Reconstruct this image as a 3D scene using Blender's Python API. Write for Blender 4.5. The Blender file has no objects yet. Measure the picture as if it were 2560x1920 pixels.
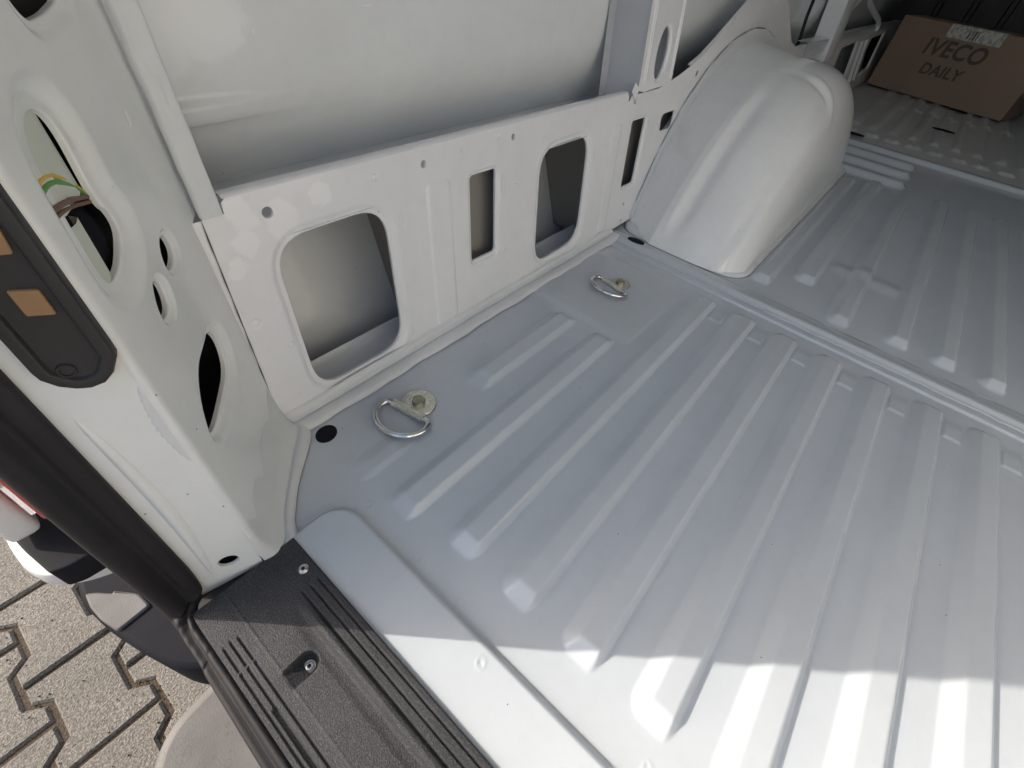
import bpy, bmesh, math, random
import numpy as np
from mathutils import Vector, Matrix
from mathutils.geometry import tessellate_polygon
random.seed(7)
S = bpy.context.scene
COL = S.collection

# ------------------------------------------------------------------ camera
RC = [[0.64251527, -0.75850964, 0.10879911], [-0.49990519, -0.52252939, -0.69069374], [0.58074859, 0.38939204, -0.71491602]]
cd = bpy.data.cameras.new('camera'); cam = bpy.data.objects.new('camera', cd); COL.objects.link(cam)
cd.sensor_width = 36; cd.lens = 15.883; cd.clip_start = 0.01; cd.clip_end = 500
r, u, b = Vector(RC[0]), -Vector(RC[1]), -Vector(RC[2])
M = Matrix((r, u, b)).transposed().to_4x4(); M.translation = Vector((-0.12877, -0.43668, 0.5))
cam.matrix_world = M
S.camera = cam

# ------------------------------------------------------------------ world, sun, exposure
SUN_EL = math.radians(32.0)
SUN_TRAVEL = Vector((0.5715, -0.8208, 0)).normalized()          # horizontal travel of the light
w = bpy.data.worlds.new('World'); S.world = w; w.use_nodes = True
nt = w.node_tree; bg = nt.nodes['Background']
sky = nt.nodes.new('ShaderNodeTexSky'); sky.sky_type = 'NISHITA'; sky.sun_disc = False
sky.sun_elevation = SUN_EL
sky.sun_rotation = math.atan2(-SUN_TRAVEL.x, -SUN_TRAVEL.y)
sky.air_density = 1.0; sky.dust_density = 4.0; sky.ozone_density = 1.0
nt.links.new(sky.outputs[0], bg.inputs[0]); bg.inputs[1].default_value = 0.125
sd = bpy.data.lights.new('sun', 'SUN'); sun = bpy.data.objects.new('sun', sd); COL.objects.link(sun)
sd.energy = 2.35; sd.angle = math.radians(0.5); sd.color = (1.0, 0.915, 0.79)
tr = Vector((SUN_TRAVEL.x * math.cos(SUN_EL), SUN_TRAVEL.y * math.cos(SUN_EL), -math.sin(SUN_EL)))
sun.rotation_euler = tr.to_track_quat('-Z', 'Y').to_euler(); sun.location = (-3, 4, 5)
S.view_settings.view_transform = 'Standard'; S.view_settings.look = 'None'
S.view_settings.gamma = 1.0; S.view_settings.exposure = 0.96
S.render.resolution_x = 1024; S.render.resolution_y = 768
S.render.engine = 'CYCLES'
S.cycles.caustics_reflective = False; S.cycles.caustics_refractive = False; S.cycles.blur_glossy = 1.0; S.cycles.sample_clamp_indirect = 3.0
S.cycles.max_bounces = 14; S.cycles.diffuse_bounces = 10; S.cycles.glossy_bounces = 6

# ------------------------------------------------------------------ materials
def mat(name, col, rough=0.5, metal=0.0, spec=0.5, coat=0.0):
    m = bpy.data.materials.new(name); m.use_nodes = True
    p = m.node_tree.nodes['Principled BSDF']
    p.inputs['Base Color'].default_value = (*col, 1); p.inputs['Roughness'].default_value = rough
    p.inputs['Metallic'].default_value = metal; p.inputs['Specular IOR Level'].default_value = spec
    p.inputs['Coat Weight'].default_value = coat; p.inputs['Coat Roughness'].default_value = 0.12
    return m
def nd(m, t, **k):
    n = m.node_tree.nodes.new(t)
    for a, v in k.items(): setattr(n, a, v)
    return n
def lk(m, a, b): m.node_tree.links.new(a, b)
def P(m): return m.node_tree.nodes['Principled BSDF']
def pos(m): return nd(m, 'ShaderNodeNewGeometry').outputs['Position']
def noise(m, scale, detail=2, rough=0.5, vec=None):
    n = nd(m, 'ShaderNodeTexNoise'); n.inputs['Scale'].default_value = scale
    n.inputs['Detail'].default_value = detail; n.inputs['Roughness'].default_value = rough
    lk(m, vec if vec else pos(m), n.inputs['Vector']); return n
def ramp(m, fac, stops):
    r = nd(m, 'ShaderNodeValToRGB'); e = r.color_ramp.elements
    while len(e) > 1: e.remove(e[-1])
    e[0].position = stops[0][0]; e[0].color = (*stops[0][1], 1)
    for p_, c_ in stops[1:]:
        x = e.new(p_); x.color = (*c_, 1)
    lk(m, fac, r.inputs[0]); return r
def bump(m, h, strength, dist, prev=None):
    b = nd(m, 'ShaderNodeBump'); b.inputs['Strength'].default_value = strength; b.inputs['Distance'].default_value = dist
    lk(m, h, b.inputs['Height'])
    if prev: lk(m, prev.outputs[0], b.inputs['Normal'])
    lk(m, b.outputs[0], P(m).inputs['Normal']); return b
def mixc(m, fac, a, b):
    x = nd(m, 'ShaderNodeMix', data_type='RGBA')
    if hasattr(fac, 'links'): lk(m, fac, x.inputs[0])
    else: x.inputs[0].default_value = fac
    for i, v in ((6, a), (7, b)):
        if hasattr(v, 'links'): lk(m, v, x.inputs[i])
        else: x.inputs[i].default_value = (*v, 1)
    return x.outputs[2]

PAINT = (0.60, 0.605, 0.585)
def paint(name, col=PAINT, rough=0.22, blobs=None, specks=True, coat=0.0, bl=1.055):
    m = mat(name, col, rough, spec=0.5, coat=coat)
    n1 = noise(m, 6, 3)
    c = ramp(m, n1.outputs[0], [(0.3, tuple(v * 0.965 for v in col)), (0.7, tuple(min(1, v * 1.03) for v in col))]).outputs[0]
    if specks:                                   # dust grains and small dark grit lying on the paint
        v = nd(m, 'ShaderNodeTexVoronoi'); v.inputs['Scale'].default_value = 55; lk(m, pos(m), v.inputs['Vector'])
        wn = nd(m, 'ShaderNodeTexWhiteNoise'); lk(m, v.outputs['Position'], wn.inputs['Vector'])
        lt = nd(m, 'ShaderNodeMath', operation='LESS_THAN'); lt.inputs[1].default_value = 0.045; lk(m, v.outputs['Distance'], lt.inputs[0])
        gt = nd(m, 'ShaderNodeMath', operation='GREATER_THAN'); gt.inputs[1].default_value = 0.86; lk(m, wn.outputs[0], gt.inputs[0])
        mu = nd(m, 'ShaderNodeMath', operation='MULTIPLY'); lk(m, lt.outputs[0], mu.inputs[0]); lk(m, gt.outputs[0], mu.inputs[1])
        c = mixc(m, mu.outputs[0], c, (0.16, 0.15, 0.14))
    dn = noise(m, 45, 6, 0.7)
    c = mixc(m, ramp(m, dn.outputs[0], [(0.45, (0, 0, 0)), (0.8, (0.22,) * 3)]).outputs[0], c, tuple(v_ * 0.8 for v_ in col))
    if specks:
        for sx_, sy_, th_ in ((9, 420, 0.76), (300, 14, 0.765)):
            mp = nd(m, 'ShaderNodeVectorMath', operation='MULTIPLY'); lk(m, pos(m), mp.inputs[0]); mp.inputs[1].default_value = (sx_, sy_, 60)
            sn = noise(m, 1.0, 2, 0.5, mp.outputs[0])
            c = mixc(m, ramp(m, sn.outputs[0], [(th_, (0, 0, 0)), (th_ + .02, (0.5,) * 3)]).outputs[0], c, tuple(min(1, v_ * 1.18) for v_ in col))
    rn = noise(m, 9, 4)
    rr = nd(m, 'ShaderNodeMapRange'); lo_, hi_ = ((0.11, 0.18) if rough < 0.28 else (max(rough, 0.29), max(rough, 0.29) * 1.3)); rr.inputs[3].default_value = lo_; rr.inputs[4].default_value = hi_
    lk(m, rn.outputs[0], rr.inputs[0]); rout = rr.outputs[0]
    if blobs:                                    # dry, chalky overspray patches
        nn = noise(m, 38, 5, 0.65); nb = noise(m, 150, 2)
        sub = nd(m, 'ShaderNodeVectorMath', operation='SUBTRACT'); lk(m, nn.outputs['Color'], sub.inputs[0]); sub.inputs[1].default_value = (.5, .5, .5)
        sc = nd(m, 'ShaderNodeVectorMath', operation='SCALE'); sc.inputs['Scale'].default_value = 0.035; lk(m, sub.outputs[0], sc.inputs[0])
        ad = nd(m, 'ShaderNodeVectorMath', operation='ADD'); lk(m, pos(m), ad.inputs[0]); lk(m, sc.outputs[0], ad.inputs[1])
        acc = None
        for (q, rad) in blobs:
            ds = nd(m, 'ShaderNodeVectorMath', operation='DISTANCE'); lk(m, ad.outputs[0], ds.inputs[0]); ds.inputs[1].default_value = q
            mr = nd(m, 'ShaderNodeMapRange'); mr.inputs[1].default_value = rad; mr.inputs[2].default_value = rad * 0.8
            lk(m, ds.outputs['Value'], mr.inputs[0])
            if acc is None: acc = mr.outputs[0]
            else:
                mx = nd(m, 'ShaderNodeMath', operation='MAXIMUM'); lk(m, acc, mx.inputs[0]); lk(m, mr.outputs[0], mx.inputs[1]); acc = mx.outputs[0]
        c = mixc(m, acc, c, tuple(min(1, v * bl) for v in col))
        mm = nd(m, 'ShaderNodeMix'); lk(m, acc, mm.inputs[0]); lk(m, rout, mm.inputs[2]); mm.inputs[3].default_value = 0.22; rout = mm.outputs[0]
    lk(m, c, P(m).inputs['Base Color']); lk(m, rout, P(m).inputs['Roughness'])
    n3 = noise(m, 9, 2); bump(m, n3.outputs[0], 0.035, 0.004)
    return m

K = 0.138                                         # outward lean of the body side per metre of height
def W(x, z, d=0.0):                               # point on the lower side panel plane; d > 0 towards the load bay
    return Vector((x, K * z - d, z))
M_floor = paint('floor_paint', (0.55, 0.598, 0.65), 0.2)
M_panel = paint('panel_paint', (0.84, 0.845, 0.86), 0.25,
    blobs=[(W(.045, .262), .017), (W(.085, .246), .022), (W(.135, .262), .014), (W(.022, .212), .012), (W(.04, .235), .016), (W(.017, .149), .006), (W(.208, .262), .004), (W(.36, .264), .003), (W(.437, .266), .003)])
M_skin = paint('skin_paint', (0.76, 0.785, 0.80), 0.25, blobs=[(Vector((.03, .125, .40)), .06), (Vector((.10, .125, .41)), .045)], bl=1.06)
M_pillar = paint('pillar_paint', (0.80, 0.82, 0.815), 0.25)
M_arch = paint('arch_paint', (0.84, 0.85, 0.85), 0.26)
M_far = paint('front_floor_paint', (0.64, 0.65, 0.635), 0.35)
M_body = paint('body_paint', (0.70, 0.70, 0.69), 0.15, specks=False, coat=0.5)
M_bounce_door = paint('bounce_door_paint', (0.46, 0.455, 0.44), 0.25, specks=False)
M_right = paint('right_wall_paint', (0.82, 0.83, 0.83), 0.35, specks=False)
M_roof = paint('roof_lining', (0.55, 0.58, 0.61), 0.6, specks=False)
M_seam = paint('seam_sealer', (0.70, 0.72, 0.73), 0.42, specks=False)

def plastic(name, col, rough, scale, st, dist):
    m = mat(name, col, rough, spec=0.45)
    n = noise(m, scale, 3, 0.6); big = noise(m, 14, 3)
    lk(m, ramp(m, big.outputs[0], [(0.3, tuple(v * 0.8 for v in col)), (0.75, tuple(v * 1.35 for v in col))]).outputs[0], P(m).inputs['Base Color'])
    bump(m, n.outputs[0], st, dist); return m
M_sill = plastic('grained_black_plastic', (0.036, 0.037, 0.042), 0.5, 780, 1.0, 0.0010)
P(M_sill).inputs['Specular IOR Level'].default_value = 0.28
_g = noise(M_sill, 900, 3, 0.7); _src = P(M_sill).inputs['Base Color'].links[0].from_socket          # pale dust caught in the grain
lk(M_sill, mixc(M_sill, ramp(M_sill, _g.outputs[0], [(0.5, (0, 0, 0)), (0.72, (0.75,) * 3)]).outputs[0], _src, (0.145, 0.145, 0.155)), P(M_sill).inputs['Base Color'])
M_trim = plastic('smooth_black_plastic', (0.022, 0.022, 0.024), 0.5, 900, 0.3, 0.0004)
M_rubber = plastic('black_rubber', (0.020, 0.019, 0.021), 0.6, 700, 0.5, 0.0005)
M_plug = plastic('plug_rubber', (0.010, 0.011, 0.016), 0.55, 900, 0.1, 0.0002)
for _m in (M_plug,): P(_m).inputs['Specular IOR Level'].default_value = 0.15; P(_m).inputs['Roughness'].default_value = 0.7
P(M_rubber).inputs['Specular IOR Level'].default_value = 0.3
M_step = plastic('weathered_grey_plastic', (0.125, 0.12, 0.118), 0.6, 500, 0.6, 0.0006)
def add_rings(m):                                 # dried water-drop rings
    v = nd(m, 'ShaderNodeTexVoronoi'); v.inputs['Scale'].default_value = 75; v.inputs['Randomness'].default_value = 1.0; lk(m, pos(m), v.inputs['Vector'])
    s = nd(m, 'ShaderNodeMath', operation='SUBTRACT'); s.inputs[1].default_value = 0.36; lk(m, v.outputs['Distance'], s.inputs[0])
    a = nd(m, 'ShaderNodeMath', operation='ABSOLUTE'); lk(m, s.outputs[0], a.inputs[0])
    mr = nd(m, 'ShaderNodeMapRange'); mr.inputs[1].default_value = 0.05; mr.inputs[2].default_value = 0.0; mr.inputs[4].default_value = 0.45; lk(m, a.outputs[0], mr.inputs[0])
    src = P(m).inputs['Base Color'].links[0].from_socket
    gate = noise(m, 22, 2); g = ramp(m, gate.outputs[0], [(0.5, (0, 0, 0)), (0.6, (1, 1, 1))])
    mu = nd(m, 'ShaderNodeMath', operation='MULTIPLY'); lk(m, mr.outputs[0], mu.inputs[0]); lk(m, g.outputs[0], mu.inputs[1])
    lk(m, mixc(m, mu.outputs[0], src, (0.07, 0.068, 0.066)), P(m).inputs['Base Color'])
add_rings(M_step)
M_near_black = mat('near_black', (0.012, 0.013, 0.014), 0.6)
M_dark = plastic('dark_bulkhead', (0.018, 0.017, 0.022), 0.45, 300, 0.3, 0.001)
M_foam = plastic('tan_adhesive', (0.34, 0.20, 0.10), 0.7, 400, 0.5, 0.0006)
def zinc(name, col, rough):
    m = mat(name, col, rough, 1.0); n = noise(m, 260, 4, 0.7)
    lk(m, ramp(m, n.outputs[0], [(0.3, tuple(v * 0.78 for v in col)), (0.55, col), (0.75, tuple(min(1, v * 1.12) for v in col))]).outputs[0], P(m).inputs['Base Color'])
    lk(m, ramp(m, n.outputs[0], [(0.3, (rough * 1.3,) * 3), (0.7, (rough * 0.8,) * 3)]).outputs[0], P(m).inputs['Roughness'])
    bump(m, n.outputs[0], 0.25, 0.0005); return m
M_zinc = zinc('passivated_zinc', (0.74, 0.75, 0.68), 0.28)
M_bolt = zinc('olive_zinc_bolt', (0.42, 0.42, 0.33), 0.45)
M_chrome = mat('bright_steel_wire', (0.72, 0.74, 0.76), 0.16, 1.0)
M_screw = mat('screw_steel', (0.62, 0.62, 0.62), 0.3, 1.0)
M_red = mat('red_lens', (0.55, 0.015, 0.02), 0.12, coat=0.6)
M_yellow = mat('yellow_insulation', (0.72, 0.46, 0.03), 0.4)
M_green = mat('green_insulation', (0.10, 0.33, 0.06), 0.4)
M_brown = mat('brown_insulation', (0.16, 0.075, 0.05), 0.45)
M_white = mat('white_sheet', (0.62, 0.66, 0.58), 0.4)
M_card = mat('brown_cardboard', (0.40, 0.27, 0.19), 0.85, spec=0.2)
_n = noise(M_card, 3, 4); _s = nd(M_card, 'ShaderNodeVectorMath', operation='MULTIPLY'); lk(M_card, pos(M_card), _s.inputs[0]); _s.inputs[1].default_value = (3, 3, 160)
_n2 = noise(M_card, 1.0, 3, 0.6, _s.outputs[0])
lk(M_card, mixc(M_card, _n2.outputs[0], ramp(M_card, _n.outputs[0], [(0.3, (0.29, 0.215, 0.18)), (0.7, (0.38, 0.265, 0.175))]).outputs[0], (0.34, 0.265, 0.22)), P(M_card).inputs['Base Color'])
M_ink = mat('dark_print', (0.13, 0.10, 0.085), 0.8)
M_tape = mat('clear_tape', (0.42, 0.30, 0.18), 0.15)
M_paper = mat('paper_label', (0.62, 0.62, 0.58), 0.6)
_n = noise(M_paper, 60, 3); lk(M_paper, ramp(M_paper, _n.outputs[0], [(0.42, (0.40, 0.40, 0.38)), (0.55, (0.66, 0.66, 0.62))]).outputs[0], P(M_paper).inputs['Base Color'])
def concrete(name, a, b, c):
    m = mat(name, b, 0.85, spec=0.3)
    n = noise(m, 260, 3, 0.7); n2 = noise(m, 7, 4); v = nd(m, 'ShaderNodeTexVoronoi'); v.inputs['Scale'].default_value = 330; lk(m, pos(m), v.inputs['Vector'])
    oi = nd(m, 'ShaderNodeObjectInfo')
    base = ramp(m, n.outputs[0], [(0.28, a), (0.5, b), (0.72, c)]).outputs[0]
    base = mixc(m, ramp(m, n2.outputs[0], [(0.35, (0.0,) * 3), (0.75, (0.4,) * 3)]).outputs[0], base, tuple(v_ * 0.62 for v_ in b))
    hs = nd(m, 'ShaderNodeHueSaturation'); lk(m, base, hs.inputs['Color'])
    mr = nd(m, 'ShaderNodeMapRange'); mr.inputs[3].default_value = 0.88; mr.inputs[4].default_value = 1.1; lk(m, oi.outputs['Random'], mr.inputs[0]); lk(m, mr.outputs[0], hs.inputs['Value'])
    lk(m, hs.outputs[0], P(m).inputs['Base Color'])
    b1 = bump(m, n.outputs[0], 0.8, 0.003); bump(m, v.outputs['Distance'], 0.5, 0.0015, b1); return m
M_paver = concrete('paver_concrete', (0.075, 0.066, 0.056), (0.205, 0.188, 0.165), (0.39, 0.36, 0.32))
M_ground = concrete('paved_ground', (0.14, 0.12, 0.10), (0.26, 0.235, 0.20), (0.38, 0.35, 0.31))
M_sand = concrete('joint_sand', (0.03, 0.022, 0.016), (0.085, 0.064, 0.045), (0.17, 0.13, 0.095))

# ------------------------------------------------------------------ mesh helpers
def link(name, me, m, parent=None):
    o = bpy.data.objects.new(name, me); COL.objects.link(o)
    if m and not me.materials: me.materials.append(m)
    if parent: o.parent = parent
    return o
def mk(name, verts, faces, m, parent=None, smooth=True, normals=None, angle=None):
    me = bpy.data.meshes.new(name); me.from_pydata([tuple(v) for v in verts], [], faces)
    if smooth: me.shade_smooth()
    me.update()
    if normals is not None: me.normals_split_custom_set_from_vertices([tuple(n) for n in normals])
    elif smooth and angle is not None: me.set_sharp_from_angle(angle=math.radians(angle))
    return link(name, me, m, parent)
def fixn(o):
    bm = bmesh.new(); bm.from_mesh(o.data); bmesh.ops.recalc_face_normals(bm, faces=bm.faces[:]); bm.to_mesh(o.data); bm.free(); return o
class MB:
    def __init__(s): s.v = []; s.f = []
    def add(s, v, f):
        o = len(s.v); s.v += [Vector(q) for q in v]; s.f += [tuple(i + o for i in q) for q in f]
    def grid(s, rows, closed=False, wrap=False):
        o = len(s.v); n = len(rows[0])
        for rr_ in rows: s.v += [Vector(q) for q in rr_]
        R_ = len(rows)
        for i in range(R_ if wrap else R_ - 1):
            for j in range(n if closed else n - 1):
                s.f.append((o + i * n + j, o + i * n + (j + 1) % n, o + ((i + 1) % R_) * n + (j + 1) % n, o + ((i + 1) % R_) * n + j))
    def box(s, lo, hi, fn=lambda p: p):
        x0, y0, z0 = lo; x1, y1, z1 = hi
        v = [(x0, y0, z0), (x1, y0, z0), (x1, y1, z0), (x0, y1, z0), (x0, y0, z1), (x1, y0, z1), (x1, y1, z1), (x0, y1, z1)]
        s.add([fn(Vector(q)) for q in v], [(0, 3, 2, 1), (4, 5, 6, 7), (0, 1, 5, 4), (1, 2, 6, 5), (2, 3, 7, 6), (3, 0, 4, 7)])
    def build(s, name, m, parent=None, smooth=True, angle=35, fix=False):
        o = mk(name, s.v, s.f, m, parent, smooth, None, None)
        if fix: fixn(o)
        if smooth and angle: o.data.set_sharp_from_angle(angle=math.radians(angle))
        return o
def bevelled(o, w_, seg=2):
    md = o.modifiers.new('bevel', 'BEVEL'); md.width = w_; md.segments = seg; md.limit_method = 'ANGLE'; md.angle_limit = math.radians(30)
    md.harden_normals = True; return o
def tube(mb, path, rad, n=10, cap=True, closed=False):
    path = [Vector(p) for p in path]; rows = []
    N = len(path); ref = None
    for i, p in enumerate(path):
        t = (path[(i + 1) % N] - path[i - 1]) if closed else (path[min(i + 1, N - 1)] - path[max(i - 1, 0)])
        t.normalize()
        if ref is None: ref = t.orthogonal()
        ref = (ref - t * ref.dot(t)).normalized(); bb = t.cross(ref)
        rr_ = rad[i] if isinstance(rad, (list, tuple)) else rad
        rows.append([p + (ref * math.cos(a) + bb * math.sin(a)) * rr_ for a in [2 * math.pi * k / n for k in range(n)]])
    o = len(mb.v); mb.grid(rows, closed=True, wrap=closed)
    if cap and not closed: mb.f.append(tuple(o + k for k in reversed(range(n)))); mb.f.append(tuple(o + (N - 1) * n + k for k in range(n)))
def rquad(pts, r, seg=7):                         # rounded polygon, counter-clockwise corner list or any simple loop
    out = []; n = len(pts); pts = [Vector(p) for p in pts]
    for i, p in enumerate(pts):
        a, c = pts[i - 1], pts[(i + 1) % n]; da = (a - p); dc = (c - p)
        rr_ = r[i] if isinstance(r, (list, tuple)) else r
        q = min(rr_, da.length * 0.49, dc.length * 0.49); s0 = p + da.normalized() * q; s1 = p + dc.normalized() * q
        for k in range(seg + 1):
            t = k / seg; out.append(s0 * (1 - t) ** 2 + p * 2 * t * (1 - t) + s1 * t * t)
    return out
def ellipse(cx, cy, a, b, n=28, rot=0):
    out = []
    for k in range(n):
        t = 2 * math.pi * k / n; x, y = a * math.cos(t), b * math.sin(t)
        out.append(Vector((cx + x * math.cos(rot) - y * math.sin(rot), cy + x * math.sin(rot) + y * math.cos(rot))))
    return out
def area2(l): return sum(l[i - 1].x * l[i].y - l[i].x * l[i - 1].y for i in range(len(l))) / 2
def smooth_loop(pts, it=2):
    l = [Vector(p) for p in pts]
    for _ in range(it):
        n = []
        for i in range(len(l)):
            a, b_ = l[i], l[(i + 1) % len(l)]; n += [a * 0.75 + b_ * 0.25, a * 0.25 + b_ * 0.75]
        l = n
    return l
def offset(l, d):                                 # outward for d > 0
    sg = 1 if area2(l) > 0 else -1; out = []
    n = len(l)
    for i in range(n):
        t = (l[(i + 1) % n] - l[i - 1]); t.normalize() if t.length > 1e-9 else None
        out.append(l[i] + Vector((t.y, -t.x)) * d * sg)
    return out
# a pressed sheet: outline with holes; every hole is (loop, rings[(offset, depth)...], capped)
def sheet(mb, fn, outer, holes, back=None):
    loops = [outer] + [offset(h[0], h[1][0][0]) for h in holes]
    tris = tessellate_polygon([[Vector((p.x, p.y, 0)) for p in l] for l in loops])
    flat = [p for l in loops for p in l]
    base = [fn(p.x, p.y, 0) for p in flat]
    nref = (fn(0.01, 0, 0) - fn(0, 0, 0)).cross(fn(0, 0.01, 0) - fn(0, 0, 0)); up = fn(0, 0, 0.01) - fn(0, 0, 0)
    flip = nref.dot(up) < 0
    T = []
    for t in tris:
        a, b_, c_ = [flat[i] for i in t]; ar = (b_ - a).x * (c_ - a).y - (b_ - a).y * (c_ - a).x
        if abs(ar) < 1e-12: continue
        t = tuple(t) if ar > 0 else tuple(reversed(t))
        T.append(tuple(reversed(t)) if flip else t)
    mb.add(base, T)
    for h in holes:
        loop, rings, capped = h
        ccw = area2(loop) > 0
        rows = [[fn(p.x, p.y, d) for p in offset(loop, o)] for (o, d) in rings]
        rr_ = MB(); rr_.grid(rows, closed=True)
        f = [tuple(reversed(q)) for q in rr_.f] if (ccw != flip) else rr_.f
        # orientation: walking inwards along a ccw loop
        mb.add(rr_.v, [tuple(reversed(q)) for q in f])
        if capped:
            lo = offset(loop, rings[-1][0]); d = rings[-1][1]
            tt = tessellate_polygon([[Vector((p.x, p.y, 0)) for p in lo]])
            mb.add([fn(p.x, p.y, d) for p in lo], [tuple(t) for t in tt])
def weld(o, dist=1e-5, angle=50):
    bm = bmesh.new(); bm.from_mesh(o.data); bmesh.ops.remove_doubles(bm, verts=bm.verts[:], dist=dist)
    bmesh.ops.recalc_face_normals(bm, faces=bm.faces[:]); bm.to_mesh(o.data); bm.free()
    o.data.shade_smooth()
    o.data.set_sharp_from_angle(angle=math.radians(angle))
    md = o.modifiers.new('wn', 'WEIGHTED_NORMAL'); md.keep_sharp = True; md.weight = 80
    return o
def plain(w_=0.0, t=0.004): return [(0.0012, 0), (0.0003, -0.0004), (0, -0.0014), (0, -t)]
def dished(w_, d, t=0.003):                       # pressed-in rim round an opening
    return [(w_, 0), (w_ * 0.86, -d * 0.07), (w_ * 0.7, -d * 0.3), (w_ * 0.52, -d * 0.7), (w_ * 0.38, -d * 0.94), (w_ * 0.25, -d), (0.0010, -d), (0.0002, -d - 0.0006), (0, -d - 0.0016), (0, -d - 0.0016 - t)]

# ------------------------------------------------------------------ things
def empty(name, loc, label, cat):
    o = bpy.data.objects.new(name, None); COL.objects.link(o); o.location = loc; o['label'] = label; o['category'] = cat
    o.empty_display_size = 0.1
    return o
van = bpy.data.objects.new('cargo_van', None); COL.objects.link(van)
van['label'] = 'white cargo van seen into its empty load bay with ribbed steel floor'; van['category'] = 'van'

# ------------------------------------------------------------------ ground and paving
GZ = -0.60
def sheetz(name, x0, x1, y0, y1, z, m, parent=None):
    return mk(name, [(x0, y0, z), (x1, y0, z), (x1, y1, z), (x0, y1, z)], [(0, 1, 2, 3)], m, parent, False)
ground = sheetz('ground', -150, 150, -150, 150, GZ - 0.016, M_ground); ground['kind'] = 'structure'
pave = sheetz('pavement', -1.75, 0.25, -0.95, 1.75, GZ - 0.0075, M_sand); pave['kind'] = 'structure'
hl = [(-.0805, -.0975), (.0805, -.0975), (.0805, -.0575), (.0525, -.0375), (.0525, .0375), (.0805, .0575), (.0805, .0975), (-.0805, .0975), (-.0805, .0575), (-.0525, .0375), (-.0525, -.0375), (-.0805, -.0575)]
hl = [Vector(p) for p in hl]
def inset(l, d):
    n = len(l); out = []
    for i in range(n):
        e0 = (l[i] - l[i - 1]).normalized(); e1 = (l[(i + 1) % n] - l[i]).normalized()
        n0 = Vector((-e0.y, e0.x)); n1 = Vector((-e1.y, e1.x)); bi = (n0 + n1); bi = bi / max(0.4, bi.length_squared) * 2
        out.append(l[i] + bi * d)
    return out
pv = MB()
l0, l1, l2 = inset(hl, .0032), inset(hl, .0040), inset(hl, .0080)
pv.grid([[(p.x, p.y, z) for p in l] for l, z in ((l0, -.02), (l1, -.0055), (l2, 0))], closed=True)
n12 = len(pv.v) - 12
pv.f.append(tuple(range(n12, n12 + 12)))
pm = None; npv = 0
for i in range(-9, 5):
    cx = -.4365 + .135 * i
    for k in range(-7, 8):
        cy = .3875 + .195 * k - (.0975 if i % 2 else 0)
        if cx < -1.7 or cx > .2 or cy < -.88 or cy > 1.68: continue
        if pm is None:
            o = pv.build('paving_stone', M_paver, pave, True, 20, fix=True); pm = o.data
        else: o = link('paving_stone', pm, None, pave)
        o.location = (cx + random.uniform(-.001, .001), cy + random.uniform(-.001, .001), GZ + random.uniform(-.0025, .0015))
        o.rotation_euler = (random.uniform(-.006, .006), random.uniform(-.006, .006), random.uniform(-.008, .008))

# loose grit lying in the joints and on the stones
gm = MB()
for _ in range(2600):
    i = random.randint(-4, 2); cx = -.4365 + .135 * i + random.choice((-.0665, .0665)) + random.gauss(0, .012); cy = random.uniform(-.3, 1.0)
    if random.random() < .35: cx = random.uniform(-1.0, -.1)
    r_ = abs(random.gauss(.0012, .0007)) + .0006; z_ = GZ + (.0006 if random.random() < .3 else -.0045)
    ang = random.uniform(0, 6.28); pts_ = [(cx + r_ * math.cos(ang + k * 1.571) * random.uniform(.7, 1.2), cy + r_ * math.sin(ang + k * 1.571) * random.uniform(.7, 1.2), z_) for k in range(4)]
    gm.add(pts_ + [(cx, cy, z_ + r_ * 1.2)], [(0, 1, 4), (1, 2, 4), (2, 3, 4), (3, 0, 4)])
grit = gm.build('joint_grit', M_sand, pave, False, None); grit['kind'] = 'stuff'

# ------------------------------------------------------------------ floor pressings (height fields)
def sst(t): t = np.clip(t, 0, 1); return t * t * (3 - 2 * t)
def crisp(t, r_=.17):                             # straight flank with small radii top and bottom
    t = np.clip(t, 0, 1); k = 1 / (1 - r_)
    return np.where(t < r_, k * t * t / (2 * r_), np.where(t > 1 - r_, 1 - k * (1 - t) ** 2 / (2 * r_), k * (t - r_ / 2)))
def rib_h(X, Y, ys, x0, x1, H=.0105, wr=.0092, flat=.021, wl=.019, we=.024):
    a = np.clip((Y - (ys - wr / 2)) / wr, 0, 1); b_ = np.clip(((ys + wr / 2 + flat + wl) - Y) / wl, 0, 1)
    c_ = np.clip((X - x0) / we, 0, 1); d_ = np.clip((x1 - X) / we, 0, 1)
    q = 1 - np.sqrt((1 - a) ** 2 + (1 - b_) ** 2 + (1 - c_) ** 2 + (1 - d_) ** 2)
    return H * crisp(q)
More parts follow.
